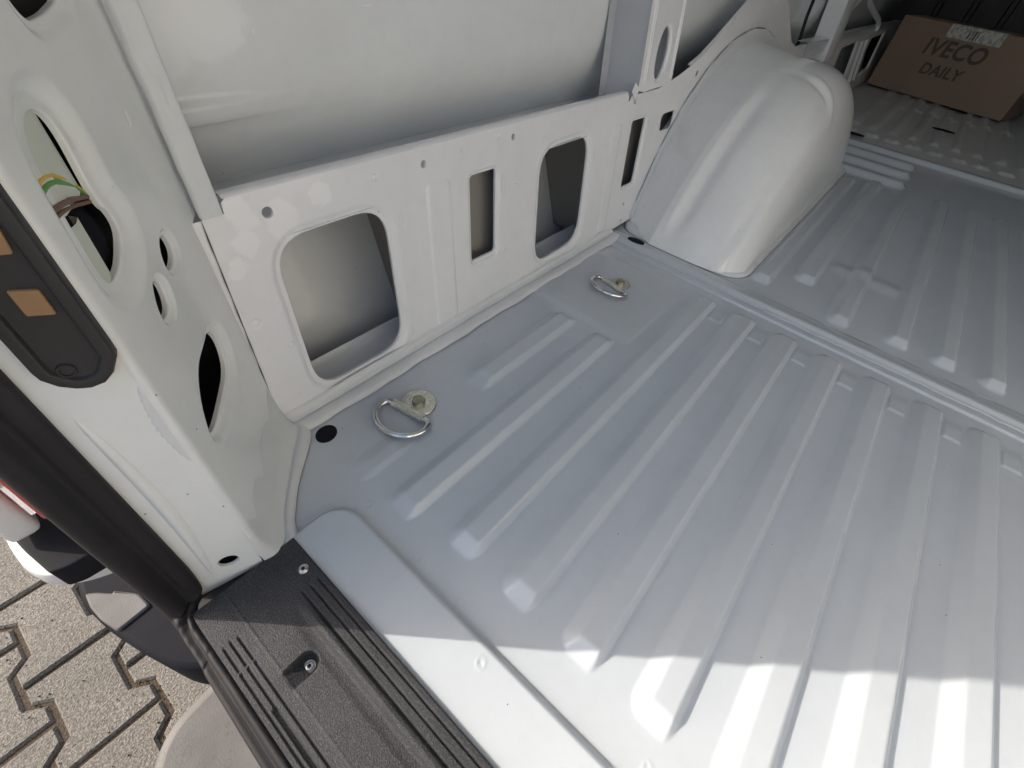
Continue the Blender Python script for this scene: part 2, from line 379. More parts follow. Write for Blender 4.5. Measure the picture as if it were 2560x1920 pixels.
def heightfield(name, xs, ys, H, lab, m, parent, ribname, keep=None):
    nx, ny = len(xs), len(ys)
    X, Y = np.meshgrid(xs, ys, indexing='ij')
    gx = np.gradient(H, xs, axis=0); gy = np.gradient(H, ys, axis=1)
    N = np.stack([-gx, -gy, np.ones_like(H)], -1); N /= np.linalg.norm(N, axis=-1, keepdims=True)
    V = np.stack([X, Y, H], -1).reshape(-1, 3); N = N.reshape(-1, 3)
    I = np.arange(nx * ny).reshape(nx, ny)
    up = ys[1] > ys[0]
    q = np.stack([I[:-1, :-1], I[1:, :-1], I[1:, 1:], I[:-1, 1:]], -1) if up else np.stack([I[:-1, :-1], I[:-1, 1:], I[1:, 1:], I[1:, :-1]], -1)
    FL = np.maximum.reduce([lab[:-1, :-1], lab[1:, :-1], lab[1:, 1:], lab[:-1, 1:]])
    q = q.reshape(-1, 4); FL = FL.reshape(-1)
    ok = np.ones(len(q), bool) if keep is None else keep(X, Y)[:-1, :-1].reshape(-1)
    main = None
    for L in [-1] + sorted(set(FL.tolist()) - {-1}):
        fs = q[(FL == L) & ok]
        if not len(fs): continue
        idx, inv = np.unique(fs.reshape(-1), return_inverse=True)
        o = mk(name if L == -1 else ribname, V[idx].tolist(), inv.reshape(-1, 4).tolist(), m, parent if L == -1 else main, True, N[idx].tolist())
        if L == -1: main = o
    return main
ZL = -.0085
# rear floor section
ys = np.unique(np.round(np.concatenate([np.arange(-1.74, -.96, .006), np.arange(-.96, .0241, .0016)]), 5))
xs = np.unique(np.round(np.concatenate([np.arange(-.079, .15, .0024), np.arange(.15, .70, .008), np.arange(.70, .7975, .0025)]), 5))
X, Y = np.meshgrid(xs, ys, indexing='ij')
H = np.full(X.shape, ZL); LB = np.full(X.shape, -1)
strips = [(-.1375, .240, .500), (-.2195, .018, .502)] + [(-.306 - .0826 * k, .034, .778) for k in range(17)]
for i, (s_, a_, b_) in enumerate(strips):
    hh = rib_h(X, Y, s_, a_, b_); H += hh; LB[hh > 2e-4] = i
hh = rib_h(X, Y, -.139, .012, .105, H=.0035, flat=.012, wl=.02, we=.03); H += hh; LB[hh > 2e-4] = 90
# small drain steps across the troughs in front
for s_, a_, b_ in strips[2:]:
    tr_ = np.clip((s_ - .0045 - Y) / .003, 0, 1) * np.clip((Y - (s_ - .034)) / .003, 0, 1)
    H += .0022 * sst(tr_) * sst((X - .705) / .005) * sst((.765 - X) / .03)
# pad under the front lashing ring
pd = np.minimum.reduce([(X - .513) / .006, (.765 - X) / .02, (-.02 - Y) / .006, (Y + .243) / .006]); H += .0032 * sst(pd)
# raised threshold with a rounded corner
dx, dy = (X + .047), (Y + .178)
rc = .036
din = np.where((dx > 0) & (dy > 0), rc - np.hypot(dx, dy), np.minimum(rc - dx, rc - dy))
H = np.maximum(H, ZL + .0095 * sst((din + .003) / .0095)); LB[(din > 0.006)] = 91
# dents around the lashing bolts
for bx_, by_ in ((.154, -.089), (.670, -.130)): H -= .0012 * np.exp(-((X - bx_) ** 2 + (Y - by_) ** 2) / (2 * .03 ** 2))
# spot weld marks
for wx, wy in ((.003, -.171), (.0, -.262), (-.03, -.385), (.075, -.031), (.03, -.10), (-.004, -.33), (.01, -.55)):
    rr_ = np.hypot(X - wx, Y - wy); H += .0007 * np.exp(-((rr_ - .0042) / .0012) ** 2) - .0005 * np.exp(-(rr_ / .003) ** 2)
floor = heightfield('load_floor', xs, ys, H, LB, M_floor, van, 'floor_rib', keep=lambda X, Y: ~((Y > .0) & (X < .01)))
for c in floor.children:
    bb = [v.co for v in c.data.vertices]
    if max(v.x for v in bb) < .0 and len(bb) > 2000: c.name = 'door_threshold'; c['label'] = 'raised flat threshold strip behind the black sill cover'
# joint between the floor sheets
xs2 = np.unique(np.round(np.concatenate([np.arange(.7965, .8965, .0014)]), 5)); ys2 = np.unique(np.round(np.concatenate([np.arange(-1.74, -.9, .03), np.arange(-.9, .011, .006)]), 5))
def wob(Y, s_, k): return .0006 * np.sin(Y * 61 * k + s_) + .0005 * np.sin(Y * 143 * k + 2 * s_) + .0004 * np.sin(Y * 331 + s_)
X, Y = np.meshgrid(xs2, ys2, indexing='ij')
Xw = X + wob(Y, 1.0, 1)
H = ZL - .0055 * np.exp(-((Xw - .7990) / .0014) ** 2) + .0035 * sst((Xw - .7995) / .004) - .0055 * np.exp(-((Xw + wob(Y, 3, 1.3) - .8225) / .0014) ** 2)
H += .0048 * sst((X - .828) / .012) * sst((.888 - X) / .022) - .0035 * sst((X - .84) / .03)
joint = heightfield('floor_joint', xs2, ys2, H, np.full(X.shape, -1), M_floor, van, 'x')
joint['label'] = 'sealed overlap joint between two floor sheets'
# middle floor section
xs3 = np.unique(np.round(np.concatenate([np.arange(.8955, 1.08, .004), np.arange(1.08, 1.92, .02), np.arange(1.92, 2.451, .006)]), 5))
ys3 = np.unique(np.round(np.concatenate([np.arange(-1.74, -.95, .01), np.arange(-.95, .011, .0026)]), 5))
X, Y = np.meshgrid(xs3, ys3, indexing='ij'); H = np.full(X.shape, ZL); LB = np.full(X.shape, -1)
st2 = [(-.3585, .93, 1.93), (-.4365, 1.015, 1.97), (-.5335, .897, 1.97), (-.643, .915, 2.0), (-.7255, .915, 2.0)] + [(-.808 - .0826 * k, .915, 2.0) for k in range(11)]
for i, (s_, a_, b_) in enumerate(st2):
    hh = rib_h(X, Y, s_, a_, b_, H=.0125, we=.026); H += hh; LB[hh > 2e-4] = i
H += .004 * sst((X - 1.14) / .02) * sst((1.20 - X) / .02) * sst((-.44 - Y) / .03) * sst((Y + .62) / .03)
for i, xc in enumerate((2.02, 2.16, 2.30)):
    q = np.clip(1 - np.sqrt(((X - xc) / .045) ** 2), 0, 1) * np.clip((Y + .51) / .03, 0, 1); hh = .016 * sst(q * 1.3); H += hh; LB[hh > 3e-4] = 40 + i
H += .014 * sst((X - 2.40) / .02) * sst((2.47 - X) / .02)
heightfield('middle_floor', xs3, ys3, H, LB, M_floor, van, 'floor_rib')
# front floor section
xs4 = np.arange(2.45, 4.91, .012); ys4 = np.arange(-1.74, .03, .006)
X, Y = np.meshgrid(xs4, ys4, indexing='ij'); H = np.full(X.shape, ZL); LB = np.full(X.shape, -1)
H += .010 * sst((2.49 - X) / .03)
for k in range(18):
    s_ = -.20 - .0855 * k
    hh = rib_h(X, Y, s_, 2.80, 4.7, H=.010, we=.03); H += hh; LB[hh > 3e-4] = k
    for xc in (2.66, 3.55):
        q = np.clip(1.25 - np.hypot((X - xc) / .035, (Y - (s_ - .002)) / .027), 0, 1); hh = .010 * sst(q * 1.6); H += hh; LB[hh > 3e-4] = 30 + k + (40 if xc > 3 else 0)
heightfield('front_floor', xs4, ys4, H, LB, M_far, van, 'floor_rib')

# floor plugs and openings
def dome(name, cx, cy, a, b_, z, h, m, parent, rot=0, label=None):
    mb = MB(); rows = []
    for t in (1.0, .97, .9, .75, .5, .25): rows.append([(p.x, p.y, z + h * (1 - t ** 4)) for p in ellipse(cx, cy, a * t, b_ * t, 32, rot)])
    mb.grid(rows, closed=True); mb.f.append(tuple(range(5 * 32, 6 * 32)))
    rows2 = [[(p.x, p.y, z) for p in ellipse(cx, cy, a, b_, 32, rot)], [(p.x, p.y, z - .003) for p in ellipse(cx, cy, a, b_, 32, rot)]]
    mb.grid(rows2, closed=True)
    o = mb.build(name, m, parent, True, 60, fix=True)
    if label: o['label'] = label
    return o
dome('floor_plug', .0303, -.0455, .0152, .0132, ZL + .0008, .0014, M_plug, floor, .4, 'round black rubber plug in the floor corner')
dome('drain_plug', .8535, -.0645, .011, .021, .0009, .0010, M_plug, joint, 0.1, 'dark oval drain opening beside the wheel arch')
for i, (x_, y_) in enumerate(((3.159, -.53), (3.84, -.55), (2.55, -.22))):
    dome('floor_slot', x_, y_, .022, .05, .004, .001, M_plug, van)

# ------------------------------------------------------------------ lower side panel
aE, hE, cE = .565, .343, 1.503
arc = [Vector((1.518 - .640 * math.cos(t), -.303 + .640 * math.sin(t))) for t in np.linspace(.512, math.pi - .512, 41)]
out = [(-.002, .004), (.955, .004)] + [tuple(p) for p in arc] + [(2.12, .004), (2.16, .004), (2.16, .296), (2.0, .296), (1.93, .312), (1.86, .35), (1.77, .405), (1.66, .44), (1.55, .45), (1.47, .437), (1.418, .42), (1.38, .405), (1.247, .349), (1.18, .323), (1.117, .306), (1.06, .293), (1.01, .284), (.96, .277), (.845, .276), (.840, .268), (.835, .268), (.834, .278), (.829, .281), (.036, .281), (.0315, .278), (.0305, .268), (.0095, .268)]
out = [Vector(p) for p in out]
def wf(a, b_, d): return W(a, b_, d)
big = rquad([(.0655, .2245), (.2180, .2245), (.2115, .0150), (.0610, .0150)], .044, 9)
slot2 = rquad([(.3755, .2256), (.4342, .2251), (.4282, .0925), (.3700, .0930)], .007, 4)
big3 = rquad([(.5525, .2285), (.7080, .2305), (.6985, .0265), (.5455, .0215)], .046, 9)
slot4 = rquad([(.8720, .2275), (.9331, .226), (.9220, .0930), (.8654, .0940)], .007, 4)
eye5 = rquad([(1.006, .2225), (1.0770, .2225), (1.0755, .186), (1.011, .188)], [.024, .008, .024, .008], 6)
emb = rquad([(.285, .2375), (.334, .2375), (.327, .010), (.277, .010)], .014, 6)
emb5 = rquad([(.782, .235), (.822, .235), (.811, .014), (.772, .014)], .012, 6)
H_ = [(big, dished(.0145, .0045), False), (slot2, dished(.0085, .0032), False), (big3, dished(.0145, .0045), False), (slot4, dished(.0085, .0032), False), (eye5, plain(), False)]
for (x_, z_, r_) in ((.0715, .2576, .0058), (.2883, .2609, .0046), (.4738, .2629, .0046), (.8873, .0523, .0045), (.8859, .0125, .0042)):
    H_.append((ellipse(x_, z_, r_, r_, 18), plain(), False))
H_.append((ellipse(1.1651, .2862, .0085, .0065, 18), plain(), False))
H_.append((emb, [(0, 0), (-.0015, .0004), (-.004, .0016), (-.0065, .0021), (-.008, .0021)], True))
H_.append((emb5, [(0, 0), (-.0015, .0004), (-.004, .0016), (-.0065, .0021), (-.008, .0021)], True))
mb = MB(); sheet(mb, wf, out, H_)
mb.grid([[W(x0 + z * k_, z, -.0012) for z in (.002, .1, .2, .2665)] for x0, k_ in ((-.006, .0), (.004, .036))])
# rolled top hem
hx = np.linspace(.0335, .831, 60)
mb.grid([[W(x, .281 + dz, dd) for x in hx] for dd, dz in ((0, 0), (-.0008, .0016), (-.003, .0028), (-.006, .003), (-.0125, .003), (-.0138, .001), (-.014, -.004))])
# thickness lips on the remaining outline (over the arch)
lip = out[46:58]
mb.grid([[W(p.x, p.y, d) for p in lip] for d in (0, -.010)])
panel = weld(mb.build('lower_side_panel', M_panel, van, True, None))
panel['label'] = 'pale grey inner side panel with two large and two narrow openings'
mb2 = MB(); zz_ = np.linspace(.006, .2665, 30)
mb2.grid([[W(-.0030 + .0435 * (z - .004) + dx_ * (.7 + .3 * math.sin(z * 160)), z, .0006) for z in zz_] for dx_ in (-.0011, .0004)])
mb2.build('panel_joint', mat('joint_shadow_gap', (0.10, 0.105, 0.11), 0.7), panel, False, None)
# weld nuggets and pressed tabs on the panel
def pad(name, x, z, a, b_, h, m, parent):
    mb = MB(); rows = []
    for t, q in ((1, 0), (.85, .5), (.6, .85), (.3, 1.0)): rows.append([W(x + p.x * t, z + p.y * t, .0003 + h * q) for p in ellipse(0, 0, a, b_, 16)])
    mb.grid(rows, closed=True); mb.f.append(tuple(range(48, 64))); return mb.build(name, m, parent, True, 60, fix=True)
for x_, z_, a_, b_ in ((.3305, .192, .0028, .03), (.4478, .196, .0028, .022), (.2375, .20, .0026, .016), (.7225, .19, .003, .016), (.8245, .20, .003, .026), (.017, .1495, .0055, .0055), (.045, .104, .004, .004), (.2245, .033, .004, .012), (.315, .012, .005, .006), (.7065, .036, .004, .011), (.448, .089, .004, .006), (.36, .2645, .003, .003), (.437, .2665, .003, .003), (.208, .262, .004, .005)):
    pad('pressed_mark', x_, z_, a_, b_, .0011, M_panel, panel)
# foot flange of the panel, sealed to the floor
xsF = np.linspace(.004, .845, 140)
mb = MB(); rows = []
for (y_, z_) in ((.0012, .014), (.0008, .0085), (-.001, .005), (-.004, .0025), (-.0075, .0012), (-.0082, -.0006), (-.0094, .0012), (-.012, .0016), (-.022, .0008), (-.0255, -.0008), (-.0275, -.0035), (-.028, -.0065)):
    rows.append([(x, y_ + (0.0012 * math.sin(x * 37) + .0009 * math.sin(x * 91 + 1) if y_ < -.02 else .0003 * math.sin(x * 55)), z_ + .0003 * math.sin(x * 130)) for x in xsF])
mb.grid(rows); mb.build('panel_foot_flange', M_seam, van, True, None, fix=False)

# skin behind the panel
def skin_y(z): return K * z + .070 - .035 * max(0, z - .45) ** 2 + 3.2 * max(0, .40 - max(z, .2)) ** 2 - .25 * max(0, .2 - z)
zs = [-.16, -.06, 0, .04, .08, .12, .16, .2, .24, .28, .3, .3125, .3155, .3185, .3225, .33, .3345, .3375, .341, .345, .36, .4, .45, .55, .7, .9, 1.2, 1.5, 1.83]
xsk = [-.2, -.1, 0, .03, .06, .09, .12, .15, .2, .3, .45, .6, .75, .85, .9, 1.2, 1.6, 2.0, 2.22, 2.24, 2.6, 3.2, 4.0, 4.9]
rows = []
for z in zs:
    row = []
    for x in xsk:
        fade = max(0, min(1, (.17 - x) / .10))
        bmp = .010 * max(0, min(1, (.0135 - abs(z - .3255)) / .005)) * fade
        row.append(Vector((x, skin_y(z) - bmp, z)))
    rows.append(row)
mb = MB(); mb.grid(rows); sk = mb.build('outer_skin', M_skin, van, True, None)
sk['label'] = 'inner face of the outer body skin above the lower panel'
md = sk.modifiers.new('s', 'SOLIDIFY'); md.thickness = .002; md.offset = 0
# cavity floor and cavity partitions between skin and panel
mb = MB(); mb.grid([[(x, y_, z_) for x in np.linspace(-.06, 4.8, 12)] for y_, z_ in ((-.0, -.022), (.05, -.022), (.070, -.019), (.080, .0))]); mb.build('cavity_floor', M_skin, van, True, None)
M_cavity_dark = paint('cavity_dark', (0.27, 0.255, 0.235), 0.5, specks=False); M_lin2 = paint('cavity_paint', (0.42, 0.39, 0.36), 0.25, specks=False)  # dark colour stands in for shade seen through the panel openings
for x_ in (.30, .80, 1.24):
    mb = MB(); mb.grid([[(x_, y_ * (skin_y(z) + .001) + (1 - y_) * (K * z + .004), z) for z in np.linspace(-.02, .23, 8)] for y_ in (0, .5, 1)]); mb.build('cavity_partition', M_cavity_dark, van, True, None)
mb = MB(); mb.grid([[(x, K * .228 + .002 + (skin_y(.228) - K * .228 - .002) * q, .228 + .004 * q) for x in np.linspace(-.06, 1.3, 14)] for q in (0, .5, 1)]); mb.build('cavity_light_block', M_skin, van, True, None)  # unseen sheet added to block light entering the cavity from above
for x0, x1 in ((.35, .54), (.86, 1.20)):
    mb = MB(); mb.grid([[W(x, z, -.034) for z in (.0, .13, .238)] for x in (x0, (x0 + x1) / 2, x1)]); mb.build('cavity_dark_plate', M_cavity_dark, van, True, None)  # dark plates added behind the narrow openings to make them read dark
# ------------------------------------------------------------------ post between the panels (dark flank and ribbed face)
mb = MB()
def pf(a, b_, d): return W(a, b_, .006 + d)
po = [Vector(p) for p in [(.858, .285), (.885, .280), (.905, .281), (1.004, .284), (1.010, .292), (1.012, 1.80), (.868, 1.80)]]
oval = ellipse(.944, .339, .0245, .0435, 32, -.12)
oval2 = ellipse(.944, .60, .0245, .06, 32, -.05)
sheet(mb, pf, po, [(oval, dished(.007, .003), False), (oval2, dished(.007, .003), False)])
mb.grid([[W(x0, z, .006 + d) for z in np.linspace(.287, 1.8, 8)] for x0, d in ((1.010, 0), (1.013, -.003), (1.014, -.02), (1.014, -.06))])
post = weld(mb.build('side_post', M_panel, van, True, None)); post['label'] = 'upright post with an oval hole above the panel'
for x_ in (.875, .883, .9965, 1.003):
    mb = MB(); mb.grid([[W(x_ + dx_, z, .006 + d) for z in (.295, .31, .6, 1.75)] for dx_, d in ((-.003, 0.0002), (-.0015, .0022), (.0015, .0022), (.003, .0002))]); mb.build('post_bead', M_panel, post, True, None)
mb = MB()
fl = []
for t, dd in ((0, .0055), (.04, .001), (.12, -.004), (.5, -.03), (.95, -.0655), (1.0, -.067)):
    fl.append([W(.858 + (z - .28) * .03 - (.004 if t > .9 else 0), z, dd) for z in np.linspace(.262, 1.8, 24)])
fl.append([Vector((p.x - .028, p.y - .001, p.z)) for p in fl[-1]])
mb.grid(fl); pfk = mb.build('post_flank', paint('post_flank_grey', (0.48, 0.50, 0.53), 0.4), post, True, 50)  # flank coloured a darker grey than the post face
mb = MB(); sl = rquad([(.1045, .352), (.1125, .372), (.1155, .372), (.1085, .345), (.1055, .338)], .002, 3)
mb.grid([[(.8605 + (p.y - .28) * .03 - d, p.x, p.y) for p in offset(sl, o_)] for o_, d in ((.001, .0), (0, .0016))], closed=True); mb.add([(.8605 + (p.y - .28) * .03 - .0016, p.x, p.y) for p in sl], [tuple(range(len(sl)))])
mb.build('flank_slot', M_plug, post, False, None)
# a folded tab at the panel end
mb = MB(); mb.grid([[W(.838, .285, .003), W(.845, .30, .004)], [W(.852, .268, .006), W(.862, .288, .0065)]]); mb.build('joint_tab', M_panel, panel, False, None)

# ------------------------------------------------------------------ rear pillar
A2, B2 = Vector((0, 0)), Vector((-.108, -.152)); L1 = (B2 - A2).length; e1 = (B2 - A2) / L1
n1 = Vector((e1.y, -e1.x)); n1 = -n1 if n1.dot(Vector((1, -.5))) < 0 else n1       # faces the load bay
def pf1(s_, z, d): q = e1 * s_ + n1 * d; return Vector((q.x, q.y + K * z, z))
po = [Vector(p) for p in [(.0, .045), (.1815, .045), (.1815, 1.8), (-.022, 1.8), (-.022, .269), (.0, .266)]]
slotb = smooth_loop([(.122, .3935), (.1115, .3875), (.108, .3735), (.1112, .3477), (.1105, .333), (.1045, .3265), (.1045, .314), (.120, .304), (.132, .2995), (.146, .2985), (.1545, .3035), (.1545, .322), (.1525, .341), (.1500, .3626), (.1475, .3755), (.1424, .385), (.134, .3925)], 2)
h1 = smooth_loop([(.060, .2868), (.0520, .2815), (.0505, .2718), (.0560, .2655), (.0690, .2625), (.0765, .2655), (.0785, .2735), (.0730, .2825)], 2)
h2 = smooth_loop([(.1083, .274), (.1010, .271), (.0980, .2638), (.1015, .2535), (.1083, .2485), (.1185, .2485), (.1225, .2525), (.1205, .2615), (.1135, .2705)], 2)
h3 = smooth_loop([(.0612, .1925), (.0500, .1840), (.0470, .1672), (.0555, .1510), (.0683, .1445), (.0864, .1432), (.1161, .1425), (.1377, .1435), (.1465, .1500), (.1440, .1597), (.1327, .1763), (.1164, .1875), (.1, .1905), (.0726, .1910)], 2)
slit = ellipse(.0262, .3605, .0022, .0056, 16, .35)
topd = rquad([(.03, .4305), (.060, .4262), (.082, .4262), (.0895, .437), (.0895, .62), (.03, .62)], .009, 5)
mb = MB()
sheet(mb, pf1, po, [(slotb, dished(.020, .006), False), (h1, dished(.007, .003), False), (h2, dished(.007, .003), False), (h3, dished(.013, .006), False), (slit, plain(), False), (topd, dished(.012, .004), False)])
# rounded corner between inner face and door jamb
P2a, P2b = Vector((-.1105, -.1515)), Vector((-.166, -.1315)); e2 = (P2b - P2a).normalized(); n2 = Vector((e2.y, -e2.x)); n2 = -n2 if n2.y > 0 else n2
def pf2(a, z, d): q = P2a + e2 * a + n2 * d; return Vector((q.x, q.y + K * z, z))     # a runs from the corner to the seal
c0 = e1 * .1815; c2_ = P2a + e2 * .004; cm = B2 + Vector((-.0012, -.0022))
prof = [c0 * (1 - t) ** 2 + cm * 2 * t * (1 - t) + c2_ * t * t for t in np.linspace(0, 1, 9)]
zz = list(np.linspace(.045, .5, 12)) + [.8, 1.8]
mb.grid([[Vector((q.x, q.y + K * z, z)) for z in zz] for q in prof])
L2 = (P2b - P2a).length
po2 = [Vector(p) for p in [(.004, .0), (L2 + .01, -.012), (L2 + .01, 1.8), (.004, 1.8)]]
jh = ellipse(.0285, .0235, .0088, .0078, 24)
sheet(mb, pf2, po2, [(jh, plain(), False)])
pillar = weld(mb.build('rear_pillar', M_pillar, van, True, None)); pillar['label'] = 'pale door pillar with cut-outs at the left of the load bay'
# foot of the pillar swept onto the floor
ft = [(.0145, -.012), (.0195, -.026), (.009, -.042), (-.0094, -.061), (-.028, -.080), (-.046, -.0996), (-.058, -.116), (-.067, -.131), (-.0735, -.1465), (-.0795, -.1555), (-.095, -.1575), (-.112, -.154)]
tp = [e1 * (s_) for s_ in (.0, .012, .035, .06, .085, .11, .13, .15, .165, .1815)] + [prof[4], prof[8]]
rows = []
for t, hz in ((0, .062), (.015, .045), (.05, .03), (.13, .018), (.28, .009), (.5, .0035), (.56, .0012), (.6, .003), (.8, .0012), (.93, -.0005), (1.0, -.006)):
    rows.append([Vector((a_.x * (1 - t) + b_[0] * t, (a_.y + K * hz * (1 - t)) * (1 - t) + b_[1] * t, hz)) + Vector((.0006 * math.sin(i * 2.1 + 9 * t), 0, 0)) for i, (a_, b_) in enumerate(zip(tp, ft))])
def subdiv_rows(rows, n=5):
    res = []
    for row in rows:
        r_ = []
        for i in range(len(row) - 1):
            p0, p1, p2, p3 = row[max(i - 1, 0)], row[i], row[i + 1], row[min(i + 2, len(row) - 1)]
            for k in range(n):
                t = k / n
                r_.append(0.5 * ((2 * p1) + (p2 - p0) * t + (2 * p0 - 5 * p1 + 4 * p2 - p3) * t * t + (3 * p1 - p0 - 3 * p2 + p3) * t ** 3))
        r_.append(row[-1]); res.append(r_)
    return res
mb = MB(); mb.grid(subdiv_rows(rows)); mb.build('pillar_foot', M_seam, pillar, True, None)
# overlap flange with brushed sealer
from mathutils import noise as MN
mb = MB(); zf = list(np.arange(.268, .52, .0012)) + list(np.linspace(.52, 1.8, 60))
us = np.linspace(0, 1, 15); rows = []
for u_ in us:
    x0 = .0088 + .0218 * u_; body = min(1, min(u_, 1 - u_) / .12)
    row = []
    for z in zf:
        nz = MN.noise(Vector((x0 * 90, z * 45, 0))) * .0011 + MN.noise(Vector((x0 * 230, z * 120, 4))) * .0006
        ed = .0012 * MN.noise(Vector((u_ > .5, z * 40, 9)))
        row.append(W(x0 + (z - .268) * .012 + ed, z, (-.003 if u_ in (0, 1) else .0012) + body * (.0014 + nz)))
    rows.append(row)
mb.grid(rows); mb.build('pillar_flange', M_seam, pillar, True, None)
mb = MB(); edge = []
zl = np.linspace(.245, .165, 40)
mb.grid([[pf2(.0035 + wdt * k, z, .0007 if 0 < k < 1 else .0002) for z, wdt in [(z, (.0008 + .006 * math.sin(math.pi * min(1, (.245 - z) / .08)) ** .8 * (1 + .12 * math.sin(z * 900)))) for z in zl]] for k in (0, .3, .85, 1)])
mb.build('sealer_smear', M_seam, pillar, True, None)
# long pressed bead on the jamb
mb = MB(); rows = []
for k in np.linspace(0, 1, 9):
    rows.append([pf2(.046 - .006 * math.sin(math.pi * t) ** 1 + (k - .5) * .011 * (max(0.0, math.sin(math.pi * t)) ** .6), .235 * (1 - t) + .012 * t, .0002 + .0035 * math.sin(math.pi * k) * max(0.0, math.sin(math.pi * t)) ** .7) for t in np.linspace(0, 1, 30)])
mb.grid(rows); mb.build('pressed_bead', M_pillar, pillar, True, None)
# inside of the pillar: box coloured near black for its shade, pale inner tube, rubber and wires
mb = MB()
def inn(s_, z, d): return pf1(s_, z, d)
mb.grid([[inn(.004, z, -.004), inn(.012, z, -.05), inn(.10, z, -.075), inn(.172, z, -.045), inn(.178, z, -.012)] for z in (.0, .3, .42, 1.8)]); mb.build('pillar_cavity', M_near_black, pillar, True, None)
mb = MB(); rows = []
for z in np.linspace(.345, .42, 10):
    rows.append([inn(s_, z, d) for s_, d in ((.108, -.016), (.114, -.0105), (.122, -.0085), (.134, -.0082), (.138, -.0088), (.140, -.0068), (.150, -.0062), (.166, -.010))])
mb.grid(rows); mb.build('inner_channel', M_white, pillar, True, 40)
mb = MB(); rows = []
for z in np.linspace(.300, .338, 8):
    q = (z - .300) / .038
    rows.append([inn(s_, z, d) for s_, d in ((.1375 - .002 * q, -.014), (.1395 - .002 * q, -.0085), (.146, -.0065), (.166, -.010))])
mb.grid(rows); mb.build('inner_channel', M_white, pillar, True, 40)
mb = MB(); rows = []
for t in np.linspace(0, 1, 10):
    z = .285 + .058 * t; rr_ = .016 * math.sin(math.pi * min(1, .15 + t * .8)) ** .5
    rows.append([inn(.116 + rr_ * math.cos(a), z, -.026 + rr_ * .8 * math.sin(a)) for a in np.linspace(0, 2 * math.pi, 14)[:-1]])
mb.grid(rows, closed=True); mb.build('rubber_grommet', M_plug, pillar, True, None, fix=True)
def wire(pts, m, r_): mb = MB(); tube(mb, pts, r_, 10); return mb.build('wire', m, pillar, True, 60)
wire([inn(.166 - .056 * t, .3655 + .0035 * math.sin(3.0 * t) - .024 * t * t, -.0045 - .007 * t) for t in np.linspace(0, 1, 16)], M_yellow, .0012)
wire([inn(.166 - .056 * t, .3615 + .0035 * math.sin(3.0 * t) - .022 * t * t, -.0045 - .007 * t) for t in np.linspace(0, 1, 16)], M_green, .0016)
wire([inn(.166 - .056 * t, .3535 - .013 * t + .0015 * math.sin(4 * t), -.0042 - .007 * t) for t in np.linspace(0, 1, 16)], M_brown, .0017)
wire([inn(.166 - .056 * t, .3500 - .013 * t + .0015 * math.sin(4 * t), -.0046 - .007 * t) for t in np.linspace(0, 1, 16)], M_brown, .0014)

# black trim strip on the jamb with two adhesive pads
def a_of(x): return (P2a.x - x) / abs(e2.x)
ol = [(-.1030, .3947), (-.1038, .3674), (-.1049, .355), (-.1060, .3224), (-.1067, .2841), (-.1116, .276), (-.1177, .2654), (-.1239, .2599), (-.1317, .2583), (-.1384, .26), (-.1452, .2645), (-.1503, .2717), (-.1513, .2781), (-.1515, .303), (-.1515, .40), (-.1515, .9), (-.103, .9), (-.103, .43)]
ol = [Vector((max(.001, a_of(x)), z)) for x, z in ol]
mb = MB()
rows = [[pf2(p.x, p.y, d) for p in offset(ol, o_)] for o_, d in ((0, .0002), (.0, .007), (-.0008, .0092), (-.003, .0100), (-.0065, .0100), (-.0075, .0094), (-.0085, .0072), (-.011, .0068))]
mb.grid(rows, closed=True)
il = offset(ol, -.011); tt = tessellate_polygon([[Vector((p.x, p.y, 0)) for p in il]]); mb.add([pf2(p.x, p.y, .0068) for p in il], [tuple(t) for t in tt])
trim = weld(mb.build('jamb_trim', M_trim, van, True, None), angle=40); trim['label'] = 'black plastic trim strip with tan pads on the door jamb'
for q in ([(-.1351, .3289), (-.1231, .3268), (-.1232, .3109), (-.1350, .3128)], [(-.1340, .364), (-.1205, .362), (-.1222, .3476), (-.1340, .3482)]):
    lp = rquad([(a_of(x), z) for x, z in q], .0012, 3)
    mb = MB(); mb.grid([[pf2(p.x, p.y, d) for p in offset(lp, o_)] for o_, d in ((0, .0066), (0, .0082), (-.0006, .0088))], closed=True)
    il = offset(lp, -.0006); mb.add([pf2(p.x, p.y, .0088) for p in il], [tuple(range(len(il)))])
    mb.build('adhesive_pad', M_foam, trim, True, 40, fix=True)
mb = MB(); rows = []
for rr_, d in ((.0052, .0069), (.0046, .0082), (.0036, .0082), (.0034, .0072)): rows.append([pf2(a_of(-.137) + p.x, .2735 + p.y, d) for p in ellipse(0, 0, rr_, rr_, 20)])
mb.grid(rows, closed=True); mb.build('trim_clip', M_trim, trim, True, 40, fix=True)

# ------------------------------------------------------------------ rubber door seal, down the jamb and along the sill
def crv(pts, n):
    out_ = []; pts = [Vector(p) for p in pts]
    for i in range(len(pts) - 1):
        p0, p1, p2, p3 = pts[max(i - 1, 0)], pts[i], pts[i + 1], pts[min(i + 2, len(pts) - 1)]
        for k in range(n):
            t = k / n; out_.append(0.5 * ((2 * p1) + (p2 - p0) * t + (2 * p0 - 5 * p1 + 4 * p2 - p3) * t * t + (3 * p1 - p0 - 3 * p2 + p3) * t ** 3))
    out_.append(pts[-1]); return out_
def SP(x, z, y0=-.1315): return Vector((x, y0 + K * z, z))
rt = crv([SP(-.1640, 1.8), SP(-.1640, 1.2), SP(-.1640, .6), SP(-.1640, .3), SP(-.1640, .15), SP(-.1640, .07), SP(-.1645, .03), (-.168, -.133, .004), (-.178, -.142, .0015), (-.1862, -.158, .0012), (-.1865, -.185, .001), (-.1862, -.23, .001), (-.1865, -.5, .001), (-.1865, -1.0, .001), (-.1865, -1.6, .001)], 7)
